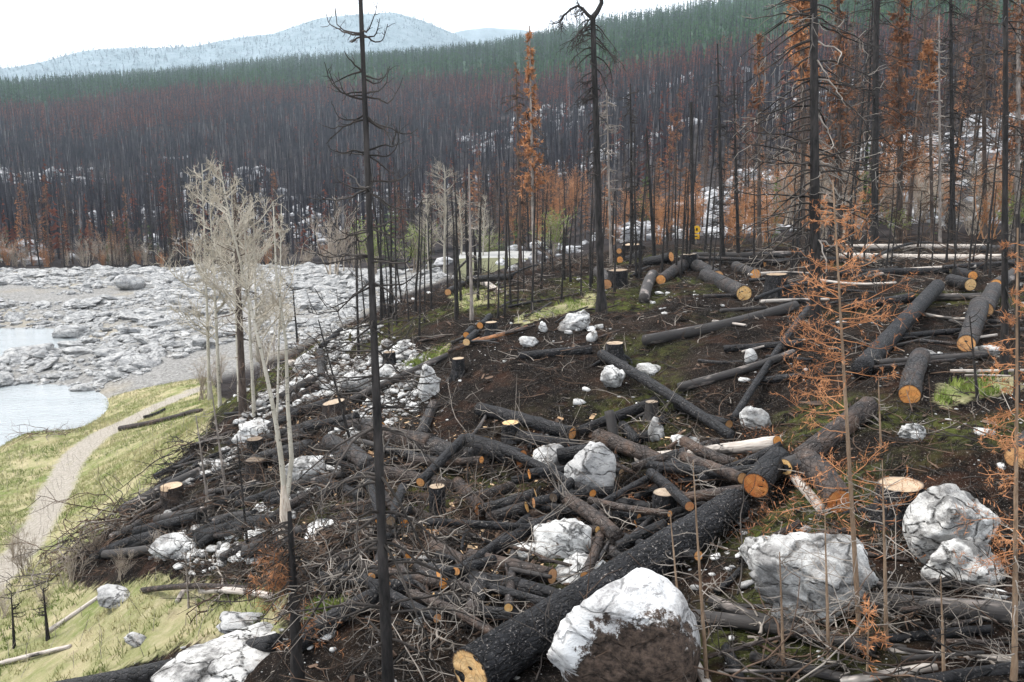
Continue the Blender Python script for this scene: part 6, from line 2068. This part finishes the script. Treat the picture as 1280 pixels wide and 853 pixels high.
def litter():
    wide = poly_world([(60, 720), (200, 600), (330, 490), (430, 412), (560, 350), (770, 318), (1285, 306), (1500, 500), (1500, 900), (380, 900), (380, 740), (200, 715)])
    B = pts_in(wide, 6500)
    for frac, mat, nm, lab in ((0.5, TWIG_D, 'burnt_twigs', 'charred twigs littering the burnt ground'), (0.32, TWIG_B, 'brown_twigs', 'brown dead twigs littering the burnt ground'), (0.18, TWIG_G, 'grey_twigs', 'pale grey twigs littering the burnt ground')):
        n = int(len(B) * frac)
        b, B2 = B[:n], B[n:]
        stuff(nm, slash_twigs(b, 0.34, 0.0075).mesh(nm, mat), lab, 'twigs')
        B = np.concatenate([B2, b]) if len(B2) else B
    # thick tangle over the log pile, at the lower right and around the foot of the foreground tree
    low = poly_world([(860, 745), (1000, 770), (1280, 770), (1500, 900), (860, 900)])
    foot = poly_world([(330, 640), (480, 590), (620, 700), (560, 850), (380, 850), (330, 740)])
    B = np.concatenate([pts_in(P_PILE, 400), pts_in(P_TALUS, 330), pts_in(low, 60), pts_in(foot, 170)])
    B = B[RNG.permutation(len(B))] + UP * RNG.uniform(0, 0.14, (len(B), 1))
    n = len(B)
    stuff('slash', slash_twigs(B[:n // 2], 0.50, 0.0085, 7, (-0.1, 0.7), 0.15, 0.13, 5).mesh('slash', TWIG_D), 'tangle of charred branches over the log pile', 'slash')
    stuff('brown_slash', slash_twigs(B[n // 2:3 * n // 4], 0.50, 0.008, 7, (-0.1, 0.7), 0.15, 0.13, 5).mesh('brown_slash', TWIG_B), 'tangle of brown dead branches over the log pile', 'slash')
    stuff('grey_slash', slash_twigs(B[3 * n // 4:], 0.55, 0.007, 7, (-0.1, 0.8), 0.15, 0.13, 4).mesh('grey_slash', TWIG_G), 'pale dead branches tangled over the log pile', 'slash')
    # bark flakes and wood chips
    C = np.concatenate([pts_in(P_PILE, 2500), pts_in(wide, 5200)])
    s = np.exp(RNG.normal(-3.75, 0.5, len(C)))
    a = RNG.normal(0, 1, (len(C), 3)) * np.array([1, 1, 0.25]); a = norm(a)
    b = norm(np.cross(a, np.array([0, 0, 1.0]) + RNG.normal(0, 0.3, (len(C), 3))))
    c = C + UP * 0.02
    V = np.stack([c - a * s[:, None] - b * s[:, None] * 0.4, c + a * s[:, None] * 0.8 - b * s[:, None] * 0.3, c + a * s[:, None] + b * s[:, None] * 0.4, c - a * s[:, None] * 0.7 + b * s[:, None] * 0.35], 1)
    k = 1100
    q = np.arange(len(C) * 4).reshape(-1, 4)
    stuff('wood_chips', make_mesh('wood_chips', V[:k].reshape(-1, 3), q[:k], CHIP, False), 'pale wood chips scattered round the cut logs', 'wood chips')
    stuff('bark_flakes', make_mesh('bark_flakes', V[k:].reshape(-1, 3), q[:len(C) - k], TWIG_B, False), 'dark bark flakes scattered on the burnt ground', 'bark flakes')
    # fallen rusty needles in patches
    D = pts_in(poly_world([(640, 560), (960, 540), (1100, 600), (1280, 640), (1280, 720), (1000, 700), (800, 640)]), 2600)
    D = D[vnoise(D * 1.3, 6) > 0.0]
    t = D + UP * RNG.uniform(0, 0.14, (len(D), 1))
    V, F = leaves(t, 0.085, 0.012, 0.0)
    stuff('rusty_needles', make_mesh('rusty_needles', V, F, NEEDLE_OD, False), 'rusty dead needles caught in the twigs of the log pile', 'needles')
litter()

def brush(u, v, w, h, n, label, mats, ln=1.0):
    """a heaped tangle of branches, w by h pixels"""
    p = ground(u, v)
    m = pxm(p)
    R, H = w * m / 2, h * m
    root = empty('brush_heap', p)
    tag(root, label, 'brush heap')
    for mat, k, nm in zip(mats, (0.5, 0.3, 0.2), ('dark_branches', 'brown_branches', 'pale_branches')):
        c = int(n * k * (0.9 if u < 420 else 0.42))
        a, q = RNG.uniform(0, 6.28, c), np.sqrt(RNG.random(c))
        x, y = np.cos(a) * q * R, np.sin(a) * q * R * 0.8
        z = (1 - q ** 2) * H * RNG.random(c)
        gx = height(x + p[0], y + p[1]) - p[2]
        B = np.stack([x, y, z + gx], -1)
        mm = slash_twigs(B, ln * R * 0.75, 0.014, 8, (-0.3, 0.5), -0.1, 0.11, 5)
        link(nm, mm.mesh(nm, mat), root)['kind'] = 'stuff'

brush(280, 640, 90, 22, 50, 'charred brush heap on the white stones left of the peeled aspen', (TWIG_D, TWIG_B, TWIG_G))
brush(330, 560, 80, 24, 50, 'grey brush heap around the split blackened stump', (TWIG_D, TWIG_G, TWIG_B))
brush(375, 470, 80, 20, 50, 'brown brush heap at the top of the stony slope', (TWIG_D, TWIG_B, TWIG_G))
brush(110, 690, 130, 48, 110, 'big tangled brush heap beside the path at the left', (TWIG_B, TWIG_G, TWIG_D))
brush(170, 660, 90, 30, 70, 'brown brush heap uphill of the big one by the path', (TWIG_B, TWIG_G, TWIG_D))
brush(232, 575, 70, 30, 60, 'spiky charred brush heap on the stony slope by the grass', (TWIG_D, TWIG_D, TWIG_B))
brush(60, 545, 50, 12, 40, 'reddish brush heap on the lake bank', (TWIG_B, TWIG_B, TWIG_G))
brush(415, 705, 110, 60, 110, 'dense brush heap left of the foreground trunk', (TWIG_D, TWIG_B, TWIG_G))
brush(290, 740, 70, 16, 36, 'low brush at the end of the pinkish log in the grass', (TWIG_D, TWIG_B, TWIG_G))
brush(640, 375, 90, 26, 60, 'brown brush heap between the poles on the crest', (TWIG_B, TWIG_D, TWIG_G))
brush(600, 350, 60, 18, 40, 'dark brush heap under the propped fallen trunk', (TWIG_D, TWIG_B, TWIG_D))
brush(705, 335, 70, 22, 50, 'brown brush heap left of the black stump on the crest', (TWIG_B, TWIG_D, TWIG_G))
brush(1120, 335, 130, 16, 70, 'brush heaped among the long logs of the bench', (TWIG_D, TWIG_B, TWIG_G))
brush(1220, 320, 100, 18, 60, 'brush heap at the right end of the bench', (TWIG_B, TWIG_D, TWIG_G))
brush(950, 312, 130, 14, 60, 'brush heap along the back of the bench behind the stumps', (TWIG_D, TWIG_B, TWIG_G))
brush(985, 812, 150, 26, 50, 'tangle of dead branches below the big craggy boulder', (TWIG_D, TWIG_B, TWIG_G), 0.7)
brush(1190, 806, 150, 20, 40, 'tangle of dead branches under the thick half-burnt log', (TWIG_B, TWIG_D, TWIG_G), 0.7)
brush(540, 800, 130, 40, 80, 'tangle of dead twigs left of the end of the huge log', (TWIG_D, TWIG_B, TWIG_G), 0.7)

def grass():
    m1, m2 = MB(), MB()
    B = pts_in(P_GRASS, 26000)
    k = ~inside(P_TRAIL, B[:, 0], B[:, 1]) & (vnoise(B * np.array([0.9, 0.9, 0]), 5) > -0.45)
    B = B[k]
    V, F = leaves(np.repeat(B, 3, 0) + RNG.normal(0, 0.03, (len(B) * 3, 3)) * [1, 1, 0], 0.11, 0.016, -0.9, spread=0.55, dirs=np.array([0, 0, 0.6]))
    stuff('meadow_grass', make_mesh('meadow_grass', V, F, GRASS_M, False), 'short yellow-green spring grass on the meadow beside the path', 'grass')
    for p in P_GREEN:
        b = pts_in(p, 900)
        b = b[vnoise(b * 3.0, 4) > -0.2]
        V, F = leaves(b, 0.10, 0.018, -0.9, spread=0.55, dirs=np.array([0, 0, 0.6]))
        m1.add(V, F)
    stuff('fresh_grass', m1.mesh('fresh_grass', GRASS_G, False), 'fresh green grass tufts on the burnt bank', 'grass')
    D = pts_in(P_GRASS, 900)
    P = limb_paths(D, RNG.uniform(0, 6.28, len(D)), RNG.uniform(0.9, 1.5, len(D)), RNG.uniform(0.2, 0.6, len(D)), 4, 0, -0.2, 0.06)
    stuff('dry_stalks', MB().tube(P, radii(len(D), 4, 0.005, 0.002), 3).mesh('dry_stalks', TWIG_G), 'dry grey weed stalks standing in the meadow', 'weed stalks')
grass()

def trail_sign():
    p = ground(870, 305)
    m = pxm(p)
    root = empty('trail_sign', p)
    tag(root, 'small yellow trail sign, a round plate over a square one, behind the bench', 'sign')
    def box(name, cx, cz, w, h, d, mat, bev=0.0):
        bm = bmesh.new()
        bmesh.ops.create_cube(bm, size=1.0)
        bmesh.ops.scale(bm, vec=(w, d, h), verts=bm.verts)
        bmesh.ops.bevel(bm, geom=bm.edges[:], offset=min(w, h, d) * 0.2, segments=1, affect='EDGES')
        me = bpy.data.meshes.new(name)
        bm.to_mesh(me); bm.free()
        me.materials.append(mat)
        return link(name, me, root, (cx, 0, cz))
    box('post', 0, 10 * m, 1.1 * m, 26 * m, 1.1 * m, POST)
    bm = bmesh.new()
    bmesh.ops.create_cone(bm, cap_ends=True, segments=24, radius1=4.6 * m, radius2=4.6 * m, depth=0.6 * m, matrix=Matrix.Rotation(math.pi / 2, 4, 'X'))
    me = bpy.data.meshes.new('round_plate'); bm.to_mesh(me); bm.free(); me.materials.append(SIGN_Y)
    link('round_plate', me, root, (0, -1.0 * m, 18 * m))
    box('square_plate', 0, 9 * m, 7.4 * m, 6 * m, 0.6 * m, SIGN_Y).location.y = -1.0 * m
    box('dark_mark', 0, 18 * m, 2.2 * m, 3.4 * m, 0.3 * m, SIGN_K).location.y = -1.4 * m
    box('dark_mark', -0.6 * m, 9.5 * m, 3.0 * m, 1.4 * m, 0.3 * m, SIGN_K).location.y = -1.4 * m
trail_sign()

# ---------------------------------------------------------------- the air
def haze(density):
    k = bpy.data.materials.new('haze_air')
    k.use_nodes = True
    t = k.node_tree
    t.nodes.clear()
    o = t.nodes.new('ShaderNodeOutputMaterial')
    v = t.nodes.new('ShaderNodeVolumePrincipled')
    v.inputs['Color'].default_value = (0.74, 0.87, 1.0, 1)
    v.inputs['Density'].default_value = density
    v.inputs['Anisotropy'].default_value = 0.0
    t.links.new(v.outputs[0], o.inputs['Volume'])
    V = np.array([(x, y, z) for x in (-3300, 3300) for y in (-3300, 3300) for z in (-140, 620)], float)
    F = np.array([(0, 1, 3, 2), (4, 6, 7, 5), (0, 4, 5, 1), (2, 3, 7, 6), (0, 2, 6, 4), (1, 5, 7, 3)])
    h = link('haze', make_mesh('haze', V, F, k, False))
    h['kind'] = 'stuff'
haze(0.00022)
